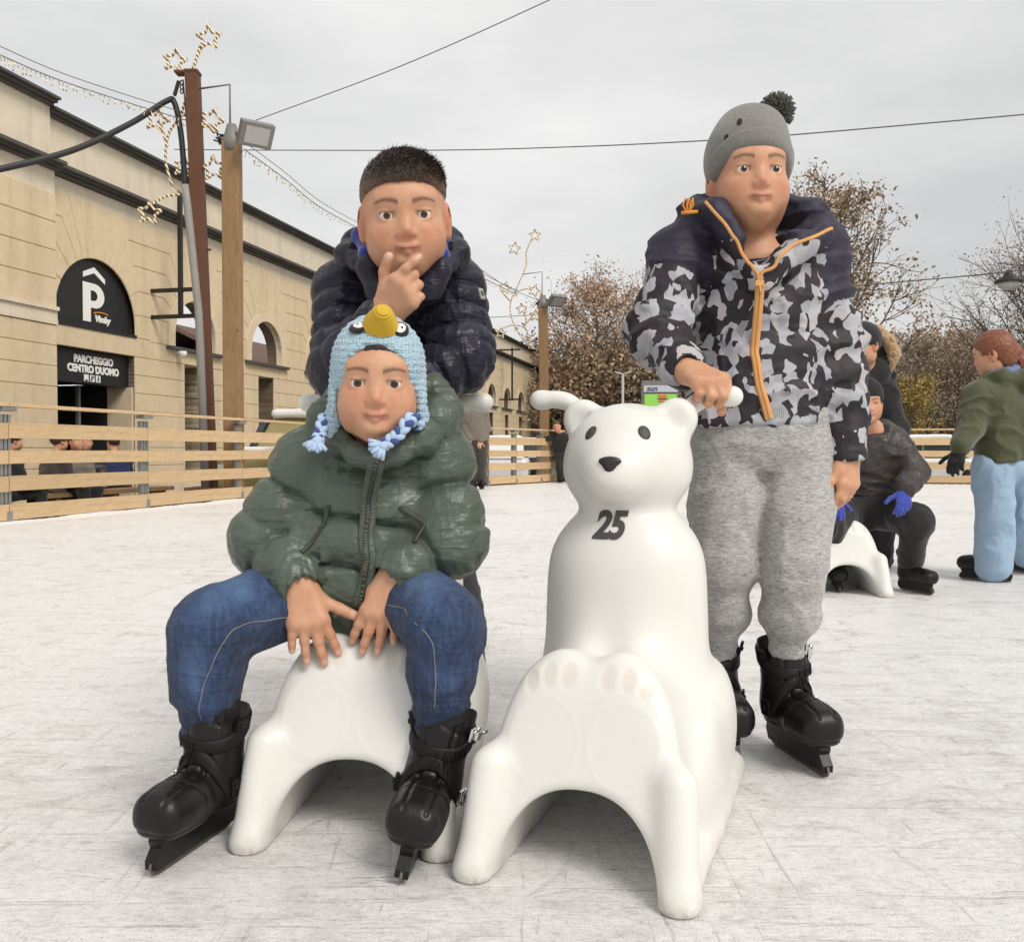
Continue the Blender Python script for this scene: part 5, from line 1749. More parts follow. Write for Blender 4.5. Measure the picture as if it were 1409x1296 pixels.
    for pts in ([at(1046, 388, 1.7), at(1034, 362, 1.72), at(1010, 325, 1.74), at(985, 295, 1.76), at(970, 277, 1.78)], [at(1046, 388, 1.7), at(1062, 360, 1.72), at(1090, 338, 1.74), at(1120, 326, 1.76), at(1143, 316, 1.78)]):
        mb = MB(); ribbon(mb, jb, densify(spline(pts), .007), .0062, .0024, .0012); mb.build('piping', mo, jo)
    l, n = snap(jb, at(1046, 384, 1.7), .006)
    mb = MB(); mb.box(l, (.016, .006, .010)); mb.tube([l, l + V3(.002, -.003, -.02)], .0025, 6); mb.build('zip_pull', mo, jo)
    c0 = at(946, 286, 1.80)
    mb = MB()
    for q in range(3): mb.tube([c0 + V3(0, 0, -.012), c0 + V3(-.010 + q * .008, -.004, .004), c0 + V3(-.004 + q * .007, 0, .018), c0 + V3(.004 + q * .004, .002, .006), c0 + V3(.002, 0, -.012)], .0018, 6)
    mb.tube([c0 + V3(-.012, 0, -.010), c0 + V3(.02, -.002, -.008)], .0035, 6); mb.build('cord_loop', plain('orange_cord', (.70, .28, .04), .6), jo)
    # dark shirt at the neck
    q = Sdf(); q.ell(neck + V3(.004, -.005, -.070), (.085, .065, .050), None); q.cap(neck + V3(0, 0, -.03), neck + V3(0, -.03, .05), .044, .05, .01, 's')
    link('shirt', q.mesh('shirt', .004), cloth('black_cotton', (.012, .011, .011), .9), root, True)
    # joggers with a dark stripe down the outside
    g = Sdf(); g.margin = .01
    hL, hR = at(1000, 610, 1.905), at(1096, 610, 1.905)
    kL, kR = at(998, 770, 1.89), at(1093, 775, 1.855)
    aL, aR = at(984, 888, 1.955), at(1084, 878, 1.895)
    g.loft([(-.085, 0, .0, .095, .070), (-.05, 0, 0, .126, .090), (0, 0, 0, .135, .098), (.06, 0, 0, .135, .095)], pel, np.eye(3), .03)
    for h_, k_, a_ in ((hL, kL, aL), (hR, kR, aR)):
        g.chain([h_, (h_ + k_) / 2, k_], [.080, .0735, .0650], .014); g.chain([k_, (k_ * .4 + a_ * .6), a_], [.0635, .058, .040], .014)
        d = unit(a_ - k_); g.cap(a_ - d * .015, a_ + d * .018, .041, .040, .006)
        g.cap(a_ + d * .012, a_ + d * .1, .034, .04, .004, 's')
    wr2 = wrinkles(.0055, 11, .0022, 30)
    def disp(p):
        d = wr2(p)
        for h_, k_, a_ in ((hL, kL, aL), (hR, kR, aR)):
            t_ = p[..., 2] - a_[2]
            d = d + .0065 * np.sin(t_ * 105 + 7 * vnoise(p * 9)) * np.exp(-((t_ - .06) / .06) ** 2)
        return d
    g.disp = disp
    t = NT('grey_marl')
    n1 = t.noise(300, 4, .85, sc=(.45, .45, 2.2)); n2 = t.noise(120, 4, .8, sc=(.5, .5, 2.0))
    c = t.ramp(t.math('ADD', t.math('MULTIPLY', n1, .6), t.math('MULTIPLY', n2, .4)), [(.36, (.12, .112, .105)), (.47, (.32, .31, .30)), (.58, (.52, .51, .50))])
    zs = t.n('SeparateXYZ'); t.l(t.attr('Col').outputs['Color'], zs.inputs[0])
    c = t.mix(t.ramp(zs.outputs[0], [(.45, 0), (.55, 1)]), c, (.012, .012, .018))
    c = t.mix(t.ramp(zs.outputs[1], [(.45, 0), (.55, 1)]), c, (.5, .5, .5))
    M_J = t.done(c, .92, t.bump(t.noise(500, 2), .3, .0015, t.bump(t.noise(26, 4), .25, .008)), Sheen_Weight=.25)
    def stripe(v, s_):
        c = np.zeros((len(v), 3))
        for sx, h_, k_, a_ in ((-1, hL, kL, aL), (1, hR, kR, aR)):
            zz = v[:, 2]
            cx = np.interp(zz, [a_[2], k_[2], h_[2]], [a_[0], k_[0], h_[0]]); cy = np.interp(zz, [a_[2], k_[2], h_[2]], [a_[1], k_[1], h_[1]])
            an = np.arctan2(v[:, 1] - cy, (v[:, 0] - cx) * sx)
            near = (v[:, 0] - pel[0]) * sx > 0
            c[near & (an > .02) & (an < .55), 0] = 1
            c[near & (an > .22) & (an < .32), 0] = 0
            c[near & (an > .22) & (an < .32), 1] = 1
        return c
    link('joggers', g.mesh('joggers', .0042, stripe), M_J, root, True)
    add_skate(root, gnd(1062, 1022), gnd(1141, 1074), R(2), 0, .94, -1, True, 1.12)
    add_skate(root, V3(aL[0] + .005, aL[1] + .05, 0), V3(aL[0] + .01, aL[1] - .15, 0), 0, 0, .94, 1, True, 1.12)
boy_camo()
# ================================================================== masts, lamps, lights and wires
M_RUST = plain('rust_red_steel', (0.13, 0.052, 0.026), 0.7, 0.35, 3, 0.3, 50, 0.004)
M_CONDUIT = plain('grey_conduit', (0.30, 0.29, 0.275), 0.5, 0.15, 6)
M_CABLE = plain('black_cable', (0.02, 0.019, 0.018), 0.5, 0.2, 10)
M_WIRE = plain('thin_wire', (0.10, 0.095, 0.09), 0.6, 0.2, 10)
def rope_mat():
    t = NT('rope_light')
    w = t.n('TexWave'); w.inputs['Scale'].default_value = 9; w.bands_direction = 'DIAGONAL'
    t.l(t.co(), w.inputs['Vector'])
    f = t.ramp(w.outputs['Fac'], [(.55, 0), (.8, 1)])
    c = t.mix(f, (.30, .22, .14), (.80, .70, .50))
    return t.done(c, .4, None, Emission_Color=(1.0, .78, .45, 1), Emission_Strength=t.math('MULTIPLY', f, .35))
M_ROPE = rope_mat()
m1 = thing('steel_mast', 'rust red steel mast leaning beside the grey conduit behind the left fence', 'mast', (*at(290, 660, 12.3)[:2], -0.3))
top = at(265, 100, 11.9)
base = at(291, 660, 12.3); base[2] = -0.3
mb = MB(); mb.bar(base, top, .155, .155, (1, 0, 0)); mb.build('shaft', M_RUST, m1, True)
mb = MB(); mb.box(top + V3(-.06, 0, -.01), (.30, .16, .025)); mb.box(top + V3(0, 0, .004), (.17, .17, .02)); mb.build('head_plate', M_RUST, m1, True)
mb = MB(); mb.lathe([(.13, 0), (.13, .02)], at(277, 345, 12.1), top - base, 4); mb.build('collar', M_RUST, m1, True)
mb = MB(); mb.box((base[0], base[1], -.08), (.55, .5, .45)); mb.build('footing', plain('brick_red_footing', (.20, .10, .07), .9, .3, 5), m1, True)
mb = MB(); p0 = at(250, 118, 11.86)
for q in range(3): mb.tube([p0 + V3(.018 * math.cos(a), 0, .035 - q * .055 + .028 * math.sin(a)) for a in np.linspace(0, 2 * PI, 10)], .008, 6, False)
mb.bar(at(246, 112, 11.86), at(240, 132, 11.86), .05, .03); mb.build('shackle', M_IRON, m1, True)
cp = thing('conduit_pipe', 'grey conduit pipe rising beside the rust red mast', 'pipe', (*at(284, 660, 12.2)[:2], -0.3))
b2 = at(284, 660, 12.15); b2[2] = -0.3
mb = MB(); mb.tube([b2, at(274, 430, 12.05), at(258, 280, 11.95), at(255, 255, 11.95)], .055, 12); mb.build('pipe', M_CONDUIT, cp, True)
ca = tag(MB().tube(spline([at(-40, 238, 10.0), at(0, 233, 10.2), at(100, 207, 10.8), at(180, 170, 11.4), at(228, 140, 11.85), at(240, 142, 11.9), at(249, 185, 11.92), at(255, 258, 11.95)], 10), .036, 10).build('black_cable', M_CABLE), 'thick black cable swooping from the mast top into the grey conduit', 'cable')
tag(MB().tube(spline([at(252, 110, 11.9), at(256, 160, 11.9), at(262, 240, 11.95)], 6), .008, 6).build('stay_wire', M_WIRE), 'thin stay wire hanging beside the rust red mast', 'wire')

def floodlight(parent, c, f, size, mat=M_GREYP):
    Mx = frame(f)
    mb = MB(); mb.box(c, (size, .10, size * .72), Mx); 
    for q in (-.3, -.1, .1, .3): mb.box(c + Mx @ V3(q * size, .07, 0), (.02, .08, size * .6), Mx)
    h = mb.build('lamp_housing', mat, parent, True, .008)
    mb = MB(); mb.box(c + Mx @ V3(0, -.052, 0), (size * .72, .012, size * .5), Mx)
    mb.build('lamp_glass', plain('lamp_glass', (.42, .41, .39), .25, .05, 8), h).location = (0, 0, 0)
    return h
def wood_post(px0, pytop, Y, label, lampdir, lpx, lpy, s=1.0):
    b = at(px0, 640, Y)
    t = thing('timber_post', label, 'post', (b[0], b[1], -.3), 0, 'timber lamp posts')
    tp = at(px0 - 3, pytop, Y)
    mb = MB(); mb.bar((b[0], b[1], -.3), tp, .21 * s, .21 * s, (1, 0, 0)); mb.build('shaft', M_POSTW, t, True, .012)
    mb = MB(); mb.lathe([(.125 * s, -.12), (.13 * s, .02), (.09 * s, .10), (.06 * s, .22)], tp, (0, 0, 1), 10); mb.build('cap', M_GREYP, t, True)
    lp = at(lpx, lpy, Y - .25)
    mb = MB(); mb.tube([tp + V3(0, 0, .10), (tp + lp) / 2 + V3(0, 0, .06), lp], .028, 8); mb.tube([tp + V3(-.02, 0, .1), tp + V3(.05, 0, .02), lp + V3(-.1, 0, -.05)], .018, 8)
    mb.build('bracket', M_GREYP, t, True)
    floodlight(t, lp, lampdir, .42 * s)
    mb = MB()
    rg = random.Random(int(px0))
    for q in range(7):
        a = tp + V3(-.12, -.05, .0); mb.tube(smooth_pts([a + V3(rg.uniform(-.09, .09), rg.uniform(-.06, .06), rg.uniform(-.10, .10)) for _ in range(6)], 1), .011, 5)
    mb.build('cable_tangle', M_CABLE, t, True)
    mb = MB(); mb.tube([tp + V3(-.02, 0, .1), tp + V3(-.02, 0, .72 * s), tp + V3(-.46 * s, 0, .66 * s)], .014, 6); mb.build('bent_rod', M_GREYP, t, True)
    return t
wood_post(322, 196, 11.9, 'near square timber lamp post behind the left fence', V3(.45, -.62, -.55), 352, 185)
wood_post(750, 418, 24.5, 'distant timber lamp post beyond the person in black', V3(.35, -.5, -.7), 766, 414, 1.15)

def star(mb, c, r, rot, n=5, tube=.018):
    pts = []
    for i in range(2 * n + 1):
        a = rot + i * PI / n
        q = r if i % 2 == 0 else r * .45
        pts.append(c + V3(q * math.cos(a), .02 * math.sin(i), q * math.sin(a)))
    for a, b in zip(pts[:-1], pts[1:]): mb.tube([a, b], tube, 6)
    # bulbs along the rope
    for a, b in zip(pts[:-1], pts[1:]):
        for k in range(3):
            p = a + (b - a) * (k + .5) / 3
            mb.lathe([(0, -tube * 1.5), (tube * 1.45, 0), (0, tube * 1.5)], p, unit(b - a), 6)
def star_light(Y, conv, label, sc, stems, stars, tube):
    o = conv(0, 0)
    t = thing('star_decoration', label, 'christmas light', o, 0, 'rope light star decorations')
    for st in stems:
        mb = MB(); pts = spline([conv(*p) for p in st], 8); mb.tube(pts, tube, 6)
        pp = densify(pts, tube * 3.2)
        for p in pp: mb.lathe([(0, -tube * 1.3), (tube * 1.5, 0), (0, tube * 1.3)], p, (0.2, 0, 1), 6)
        mb.build('stem', M_ROPE, t, True)
    for x, y, r, ro in stars:
        mb = MB(); star(mb, conv(x, y), r * sc, R(ro), 5, tube); mb.build('star', M_ROPE, t, True)
ref = (240, 260)
Yn = 12.0
cn = lambda x, y: at(x + ref[0], y + ref[1], Yn)
k_ = Yn / FPX
star_light(Yn, cn, 'near rope light decoration of stars fixed to the rust red mast', k_,
           [[(-5, -10), (-12, -40), (-8, -75), (10, -105), (25, -160), (35, -195)], [(-5, -10), (0, 0), (15, 15), (25, 55), (28, 70)], [(-30, 20), (-10, 10), (5, 8), (10, 3)], [(-10, -60), (-16, -78), (-22, -92)], [(10, -100), (20, -104), (30, -120)], [(30, -90), (48, -88), (60, -80)], [(24, -162), (33, -185), (40, -200)]],
           [(0, -176, 17, 80), (47, -208, 18, 92), (-24, -94, 17, 75), (50, -94, 18, 70), (54, -28, 18, 95), (-35, 33, 17, 85), (12, -30, 14, 80)], .0155)
Yf = 25.0
rf = (712, 420)
cf = lambda x, y: at(x + rf[0], y + rf[1], Yf)
star_light(Yf, cf, 'far rope light decoration of stars in the sky beside the distant timber post', Yf / FPX,
           [[(20, 60), (6, 45), (-8, 18), (-9, -5), (2, -30), (12, -55), (12, -72), (20, -92)], [(-26, 36), (-10, 28), (8, 30), (14, 40), (16, 60)], [(-9, -5), (-16, -12), (-22, -20)], [(-4, -18), (10, -22), (20, -22)], [(8, 10), (12, 20), (10, 30)], [(10, 28), (18, 18), (24, 10)]],
           [(-4, -78, 9, 80), (24, -96, 9, 92), (-17, -24, 9, 75), (23, -20, 9, 70), (6, 5, 8, 95), (25, 14, 9, 85), (-23, 38, 8, 80)], .018)
def wire(name, pts, r, label, m=10, cat='wire', mat=None):
    return tag(MB().tube(spline(pts, m), r, 5).build(name, mat or M_WIRE), label, cat)
wire('overhead_wire', [at(352, 166, 11.8), at(550, 92, 10.6), at(757, 0, 9.6), at(900, -70, 9)], .0055, 'thin wire climbing from the near lamp post to the top of the picture')
wire('overhead_wire', [at(240, 206, 13), at(365, 207, 13), at(610, 207, 12), at(800, 202, 11), at(970, 194, 10), at(1090, 186, 9.6), at(1409, 158, 9), at(1500, 148, 9)], .007, 'long grey wire crossing the sky behind the grey bobble hat')
wire('overhead_wire', [at(1130, 398, 20), at(1240, 388, 19), at(1330, 380, 18), at(1409, 372, 17), at(1500, 362, 16)], .012, 'wire sloping through the trees on the right to the hanging lamp')
wire('overhead_wire', [at(672, 437, 22), at(752, 432, 23), at(860, 420, 24), at(960, 404, 25)], .008, 'faint far wire running right from the distant timber post')
wire('overhead_wire', [at(660, 370, 24), at(700, 396, 24), at(745, 415, 24.5)], .008, 'short far wire dropping to the distant floodlight')
def fairy(pts, label, n, seed, r=.006):
    t = thing('fairy_lights', label, 'string lights', pts[0])
    c = spline(pts, 14)
    MB().tube(c, r, 5).build('cord', M_WIRE, t, True)
    MB().tube(c + V3(0, .05, .10), r * .8, 5).build('carrier_wire', M_WIRE, t, True)
    rg = random.Random(seed); mb = MB()
    pp = densify(c, float(np.sum(np.linalg.norm(np.diff(c, axis=0), axis=1))) / n)
    for p in pp:
        l = rg.uniform(.05, .10)
        d = V3(rg.uniform(-.03, .03), 0, -l)
        mb.tube([p, p + d], r * .8, 4); mb.lathe([(0, -.012), (.011, 0), (0, .014)], p + d, (0, 0, 1), 6)
    o = mb.build('bulbs', M_ROPE, t, True); o['kind'] = 'stuff'
fairy([at(-60, 48, 9.5), at(0, 76, 10), at(80, 110, 10.6), at(180, 143, 11.3), at(270, 170, 12)], 'string of fairy lights from the upper left corner to the rust red mast', 60, 3)
fairy([at(335, 205, 12), at(390, 245, 13.5), at(440, 285, 15), at(500, 318, 17)], 'string of fairy lights sagging behind the boy in navy', 50, 4)
fairy([at(655, 378, 22), at(700, 400, 23), at(712, 404, 24)], 'short far string of fairy lights beside the navy sleeve', 14, 5, .009)
# lamp hanging from the wire at the right
hl = thing('hanging_lamp', 'black street lamp hanging from the wire before the bare trees', 'street lamp', at(1388, 380, 17.4))
c = at(1388, 380, 17.4)
MB().lathe([(.02, .12), (.05, .10), (.08, .05), (.10, .0), (.24, -.08), (.25, -.12)], c, (0, 0, 1), 16).build('lamp_shade', M_IRON, hl, True)
MB().lathe([(.20, -.12), (.17, -.20), (.08, -.25), (0, -.26)], c, (0, 0, 1), 14).build('lamp_bowl', plain('lamp_bowl', (.35, .34, .31), .2), hl, True)
# far double street lamp
sl = thing('street_lamp', 'slim pale double-armed street lamp in front of the brown tree', 'street lamp', (*gnd(857, 640)[:2], -.3))
p = at(857, 560, 38.0); sl.location = (p[0], p[1], -.3)
tp = at(857, 515, 38.0)
MB().tube([(p[0], p[1], -.3), tp], [.07, .05], 8).build('pole', plain('pale_metal', (.48, .46, .43), .5), sl, True)
for s in (-1, 1):
    MB().tube([tp, tp + V3(s * .18, 0, .04), tp + V3(s * .34, 0, .10)], [.035, .05, .03], 6).build('lamp_head', plain('pale_metal', (.48, .46, .43), .5), sl, True)
# advertising screen
ks = thing('advert_screen', 'green advertising screen with a burger picture between the bear and the camo sleeve', 'advert screen', (*at(910, 600, 30)[:2], -.3))
a = at(886, 530, 30); b = at(930, 530, 30); w = b[0] - a[0] + .06
cx, yy, zt = (a[0] + b[0]) / 2 + .02, 30.0, a[2]
MB().box((cx, yy + .12, zt - 1.1), (w + .1, .2, 2.5)).box((cx, yy + .12, -.3 + .3), (.5, .2, 1.4)).build('cabinet', M_GREYP, ks, True)
MB().box((cx, yy, zt - .115), (w, .03, .21)).build('header', plain('header_pale', (.55, .58, .64), .5), ks, True)
me = text_mesh('sun', .24, .002, .008, .25)
for v in me.vertices: v.co = (v.co.x + cx - .28, yy - .018 - v.co.z, v.co.y + zt - .115)
link('lettering', me, plain('ink_blue', (.05, .07, .12), .5), ks, True)
MB().box((cx, yy, zt - .84), (w - .06, .03, 1.1)).build('screen', plain('screen_green', (.24, .52, .08), .4, .05, 2, Emission_Color=(.24, .55, .08, 1), Emission_Strength=.35), ks, True)
bz = zt - .44
for dz, hh, ww_, cc, nm in ((.10, .13, .34, (.62, .25, .07), 'bun'), (-.005, .05, .38, (.16, .045, .02), 'patty'), (.03, .03, .40, (.70, .42, .06), 'cheese'), (-.075, .07, .34, (.60, .27, .09), 'bun')):
    q = Sdf(); q.ell((cx + .06, yy - .018, bz + dz), (ww_ / 2, .02, hh / 2), None)
    link(nm, q.mesh(nm, .012), plain(nm + str(dz), cc, .5, .15, 9), ks, True)
# birds
for i, (px, py) in enumerate(((676, 355), (692, 355), (747, 356), (780, 345), (797, 339), (848, 350), (668, 372))):
    c = at(px, py, 60)
    mb = MB(); s_ = .13
    mb.raw([c + V3(-s_, .02, .03), c + V3(-.03, -.03, -.01), c + V3(0, .06, .0), c + V3(.03, -.03, -.01), c + V3(s_, .02, .04), c + V3(0, -.08, -.02), c + V3(0, 0, -.035)], [(0, 1, 2), (2, 3, 4), (1, 5, 3, 2), (1, 6, 5), (5, 6, 3), (1, 2, 6), (2, 3, 6)])
    tag(mb.build('bird', M_IRON), 'tiny dark bird flying in the grey sky over the far roof', 'bird', 'birds flying in the sky')

# ================================================================== trees
M_BARK = plain('bark', (0.15, 0.12, 0.09), 0.95, 0.4, 6, 0.5, 25, 0.03)
def leaf_mat(name, c1, c2):
    t = NT(name)
    g = t.n('NewGeometry')
    c = t.mix(g.outputs['Random Per Island'], c1, c2)
    return t.done(c, .75, None)
M_LEAF = {'rust': leaf_mat('rust_leaves', (.40, .225, .135), (.60, .43, .30)), 'olive': leaf_mat('olive_brown_leaves', (.27, .185, .11), (.50, .37, .24)), 'yellow': leaf_mat('yellow_leaves', (.30, .20, .04), (.46, .34, .10)), 'twig': leaf_mat('dull_twigs', (.30, .24, .19), (.44, .36, .29))}  # leaf tones lightened, with some distance haze put into the colour
def tree_meshes(seed, H, W, z0, nleaf, leaf, nprim=34, rise=.55, top=1.0):
    """a leader with many rising boughs, side shoots and twigs; leaves in clumps about the twigs"""
    rg = random.Random(seed); mb = MB(); tw = MB(); tips = []
    def limb(p, d, L, r, n, wob, rise_, m, sides):
        pts = [np.array(p, float)]
        for i in range(n):
            d = unit(d + V3(rg.gauss(0, wob), rg.gauss(0, wob), rg.gauss(0, wob * .6) + rise_))
            pts.append(pts[-1] + d * L / n)
        m.tube(pts, np.linspace(r, r * .45, n + 1), sides, False)
        return pts, d
    trunk, _ = limb((0, 0, 0), V3(0, 0, 1), H * .92, H * .017, 9, .05, .05, mb, 8)
    for i in range(nprim):
        q = z0 / H + (0.93 - z0 / H) * (i + rg.random()) / nprim
        k = q / .92 * 9; a = int(min(k, 8)); b = trunk[a] + (trunk[a + 1] - trunk[a]) * min(1, k - a)
        s = (q - z0 / H) / (1 - z0 / H)
        L = W * .5 * (math.sin(PI * (0.22 + 0.78 * s) ** .8) * .9 + .22) * rg.uniform(.75, 1.2)
        az = i * 2.4 + rg.uniform(-.5, .5)
        d = unit(V3(math.cos(az), math.sin(az), rise * rg.uniform(.7, 1.5)))
        pts, dd = limb(b, d, L, H * .0062 * (1.15 - q), 5, .14, .09, mb, 6)
        for j in range(7):
            t_ = rg.uniform(.25, 1.0); e = pts[max(1, int(t_ * 5))]
            d2 = unit(d + V3(rg.gauss(0, .75), rg.gauss(0, .75), rg.gauss(.15, .5)))
            p2, d3 = limb(e, d2, L * rg.uniform(.25, .5), H * .0021, 4, .2, .08, tw, 4)
            tips.append(p2[2]); tips.append(p2[-1])
            for m_ in range(4):
                p3, _ = limb(p2[rg.randint(1, 4)], unit(d3 + V3(rg.gauss(0, .8), rg.gauss(0, .8), rg.gauss(.1, .5))), L * rg.uniform(.12, .26), H * .0011, 3, .25, .05, tw, 3)
                tips.append(p3[-1])
    P = np.array(tips)
    nr = np.random.default_rng(seed)
    wgt = nr.random(len(P)) ** 1.5; wgt /= wgt.sum()
    c = P[nr.choice(len(P), nleaf, p=wgt)] + nr.normal(0, 1, (nleaf, 3)) * W * .030
    u = nr.normal(0, 1, (nleaf, 3)); u /= np.linalg.norm(u, axis=1)[:, None]
    w = nr.normal(0, 1, (nleaf, 3)); w -= u * (u * w).sum(1)[:, None]; w /= np.linalg.norm(w, axis=1)[:, None]
    sz = leaf * nr.uniform(.5, 1.3, (nleaf, 1))
    v = np.stack([c - u * sz, c + w * sz * .55, c + u * sz, c - w * sz * .55], 1).reshape(-1, 3)
    lf = mesh_np('crown', v, np.arange(nleaf * 4).reshape(-1, 4), False)
    return mb.mesh('trunk'), tw.mesh('branches'), lf
def tree(kind, meshes, leafm, label, px, Y, H=None, group='trees beyond the rink', rot=0.0, sc=1.0, z=-.3):
    p = at(px, 620, Y)
    t = thing(kind, label, 'tree', (p[0], Y, z), rot, group)
    a, b, c = meshes
    tr = link('trunk', a, M_BARK, t); br = link('branches', b, M_BARK, tr)
    if c is not None: link('crown', c, M_LEAF[leafm] if len(c.materials) == 0 else None, t)
    t.scale = (sc, sc, sc)
    return t
T1 = tree_meshes(11, 12.4, 10.5, 1.6, 11000, .10, 46, .55)
T2 = tree_meshes(29, 10.4, 6.6, 1.9, 8500, .08, 40, .6)
T3 = tree_meshes(37, 8.2, 8.6, 1.2, 9000, .05, 60, .75)
T4 = tree_meshes(41, 9.0, 7.4, 1.0, 6500, .085, 36, .75)
T5 = tree_meshes(53, 4.6, 4.6, .5, 5200, .075, 26, .6)
def recrown(T, leafm):
    c = T[2].copy(); c.materials.clear(); c.materials.append(M_LEAF[leafm]); return (T[0], T[1], c)
tree('plane_tree', T1, 'rust', 'dense plane tree with rust brown leaves beyond the far end of the building', 838, 50, rot=.3, sc=.80)
tree('plane_tree', T2, 'olive', 'tall open tree with sparse brown leaves behind the boy in the camouflage jacket', 1152, 34, rot=1.0, sc=.97)
tree('bare_tree', T3, 'twig', 'large bare twiggy tree at the right edge behind the hanging lamp', 1440, 34, rot=2.2, sc=.96)
tree('bare_tree', recrown(T4, 'twig'), 'twig', 'thin bare upright tree just right of the fur trimmed hood', 1255, 44, rot=.5, sc=.66)
tree('shrub_tree', recrown(T5, 'yellow'), 'yellow', 'low shrubby tree with yellow leaves behind the fur trimmed hood', 1246, 33, rot=.2, sc=.70)
tree('bare_tree', recrown(T4, 'olive'), 'olive', 'small brownish tree left of the red-haired girl', 1325, 46, rot=1.7, sc=.74)
row = [(1205, 58, 'olive', .62), (1232, 62, 'twig', .60), (1268, 56, 'rust', .50), (1298, 60, 'twig', .62), (1330, 57, 'rust', .55), (1362, 60, 'twig', .70), (1395, 56, 'olive', .66), (1430, 62, 'rust', .7), (1160, 60, 'rust', .6), (1120, 64, 'olive', .7), (1000, 66, 'rust', .8), (940, 70, 'rust', .75), (905, 64, 'twig', .6), (800, 74, 'twig', .55), (1490, 58, 'twig', .7), (1560, 60, 'rust', .66), (1640, 57, 'olive', .72), (1740, 60, 'twig', .7), (1850, 58, 'rust', .75)]
RT = {m: recrown(T4, m) for m in ('olive', 'rust', 'twig')}
lab = {'olive': 'brownish leaved tree standing in the far row beyond the car park', 'rust': 'rust brown tree standing in the far row beyond the car park', 'twig': 'grey bare tree standing in the far row beyond the car park'}
for i, (px, Y, m, sc) in enumerate(row):
    tree('far_tree', RT[m], m, lab[m], px, Y, rot=i * 1.37, sc=sc, group='far row of trees')
HB = tree_meshes(61, 4.2, 7.5, .2, 9000, .11, 26, .5)
HBM = {m: recrown(HB, m) for m in ('olive', 'rust', 'twig')}
for i in range(17):
    m = ('olive', 'rust', 'twig')[i % 3]
    t = tree('far_bush', HBM[m], m, 'brown undergrowth bush at the foot of the far row of trees', (780 + i * 20) if i < 7 else (1110 + (i - 7) * 33), 50 + (i * 7) % 5, rot=i * 2.1, sc=1.0 + .3 * ((i * 5) % 4) / 3, group='bushes under the far trees')
    t['category'] = 'bush'

# ================================================================== cars in the snow
M_GLASS = plain('car_glass', (0.03, 0.035, 0.04), 0.08, 0.1, 2)
M_TYRE = plain('tyre', (0.018, 0.017, 0.017), 0.85)
def car_proto(label, paint, snow=True):
    t = thing('parked_car', label, 'car', (0, 0, 0), 0, 'cars parked beyond the fence')
    s = Sdf(); I = np.eye(3)
    s.box((0, 0, .58), (2.05, .84, .32), .16, None, .1)
    def cab(p):
        z = p[..., 2]; q = np.clip((z - .85) / .62, 0, 1)
        hx0, hx1 = 1.45 - .55 * q, 1.05 - .55 * q
        x = p[..., 0]
        dx = np.maximum(x - .15 - hx1 + .25, -(x - .15) - hx0 + .15)
        dy = np.abs(p[..., 1]) - (.80 - .16 * q)
        dz = np.maximum(z - 1.47, .6 - z)
        return -smin(-dx, -smin.__call__(dy, dy, 0) if False else -dy, .12) if False else np.maximum(np.maximum(dx, dy), dz)
    s.add(lambda p: cab(p) - .0, .10, 'u', 0, [V3(-1.5, -.85, .6), V3(1.5, .85, 1.5)])
    for x in (-1.28, 1.28):
        for y in (-.85, .85): s.cap((x, y - .12, .32), (x, y + .12, .32), .36, .36, .03, 's')
    link('body', s.mesh('body', .035), paint, t)
    for y in (-1, 1):
        M_ = MB()
        M_.prism([(-1.12, .93), (-.72, 1.37), (.02, 1.37), (.02, .93)], (0, y * .80, 0), (1, 0, 0), (0, 0, 1), (0, y, 0), -.10, .015)
        M_.build('side_window', M_GLASS, t); M_ = MB()
        M_.prism([(.10, .93), (.10, 1.37), (.58, 1.37), (.98, .93)], (0, y * .80, 0), (1, 0, 0), (0, 0, 1), (0, y, 0), -.10, .015)
        M_.build('side_window', M_GLASS, t)
        for x in (-1.28, 1.28):
            m2 = MB(); m2.lathe([(.12, -.10), (.31, -.10), (.33, -.06), (.33, .06), (.31, .10), (.12, .10)], (x, y * .74, .32), (0, 1, 0), 18)
            w_ = m2.build('wheel', M_TYRE, t)
            m2 = MB(); m2.lathe([(0, .105), (.20, .10), (.21, .085)], (x, y * .74, .32), (0, y, 0), 14); m2.build('rim', M_GREYP, w_)
        m2 = MB(); m2.box((-2.0, y * .6, .66), (.12, .3, .13)); m2.build('headlight', plain('headlamp', (.6, .6, .58), .15), t)
    if snow:
        q = Sdf(); q.box((-.15, 0, 1.50), (.62, .62, .07), .06); q.disp = lambda p: .03 * (vnoise(p * 3) - .4)
        link('snow_cover', q.mesh('snow_cover', .04), M_SNOW, t)
        q = Sdf(); q.box((-1.6, 0, .92), (.42, .70, .05), .04); q.disp = lambda p: .03 * (vnoise(p * 3) - .4)
        link('snow_cover', q.mesh('snow_cover', .04), M_SNOW, t)
    return t
M_CW = plain('car_white', (.70, .70, .70), .25, .04, 2); M_CY = plain('car_yellow', (.30, .25, .11), .35, .05, 2); M_CD = plain('car_dark', (.03, .033, .035), .25, .1, 2); M_CS = plain('car_silver', (.40, .41, .42), .3, .06, 2)
def place(t, px, Y, rot, label=None):
    p = at(px, 640, Y); t.location = (p[0], Y, -.3); t.scale = (.82,) * 3 if Y > 16 else (1,) * 3; t.rotation_euler = (0, 0, rot)
    if label: t['label'] = label
    return t
cw = place(car_proto('white snow-covered car parked beyond the far fence, left of the fence post', M_CW), 1262, 21.8, R(172))
def recolor(t, mat):
    for ch in t.children:
        if ch.name.startswith('body'):
            ch.data = ch.data.copy(); ch.data.materials.clear(); ch.data.materials.append(mat)
    return t
place(copy_tree(cw), 1350, 22.6, R(160), 'white snow-covered car parked beyond the far fence, right of the fence post')
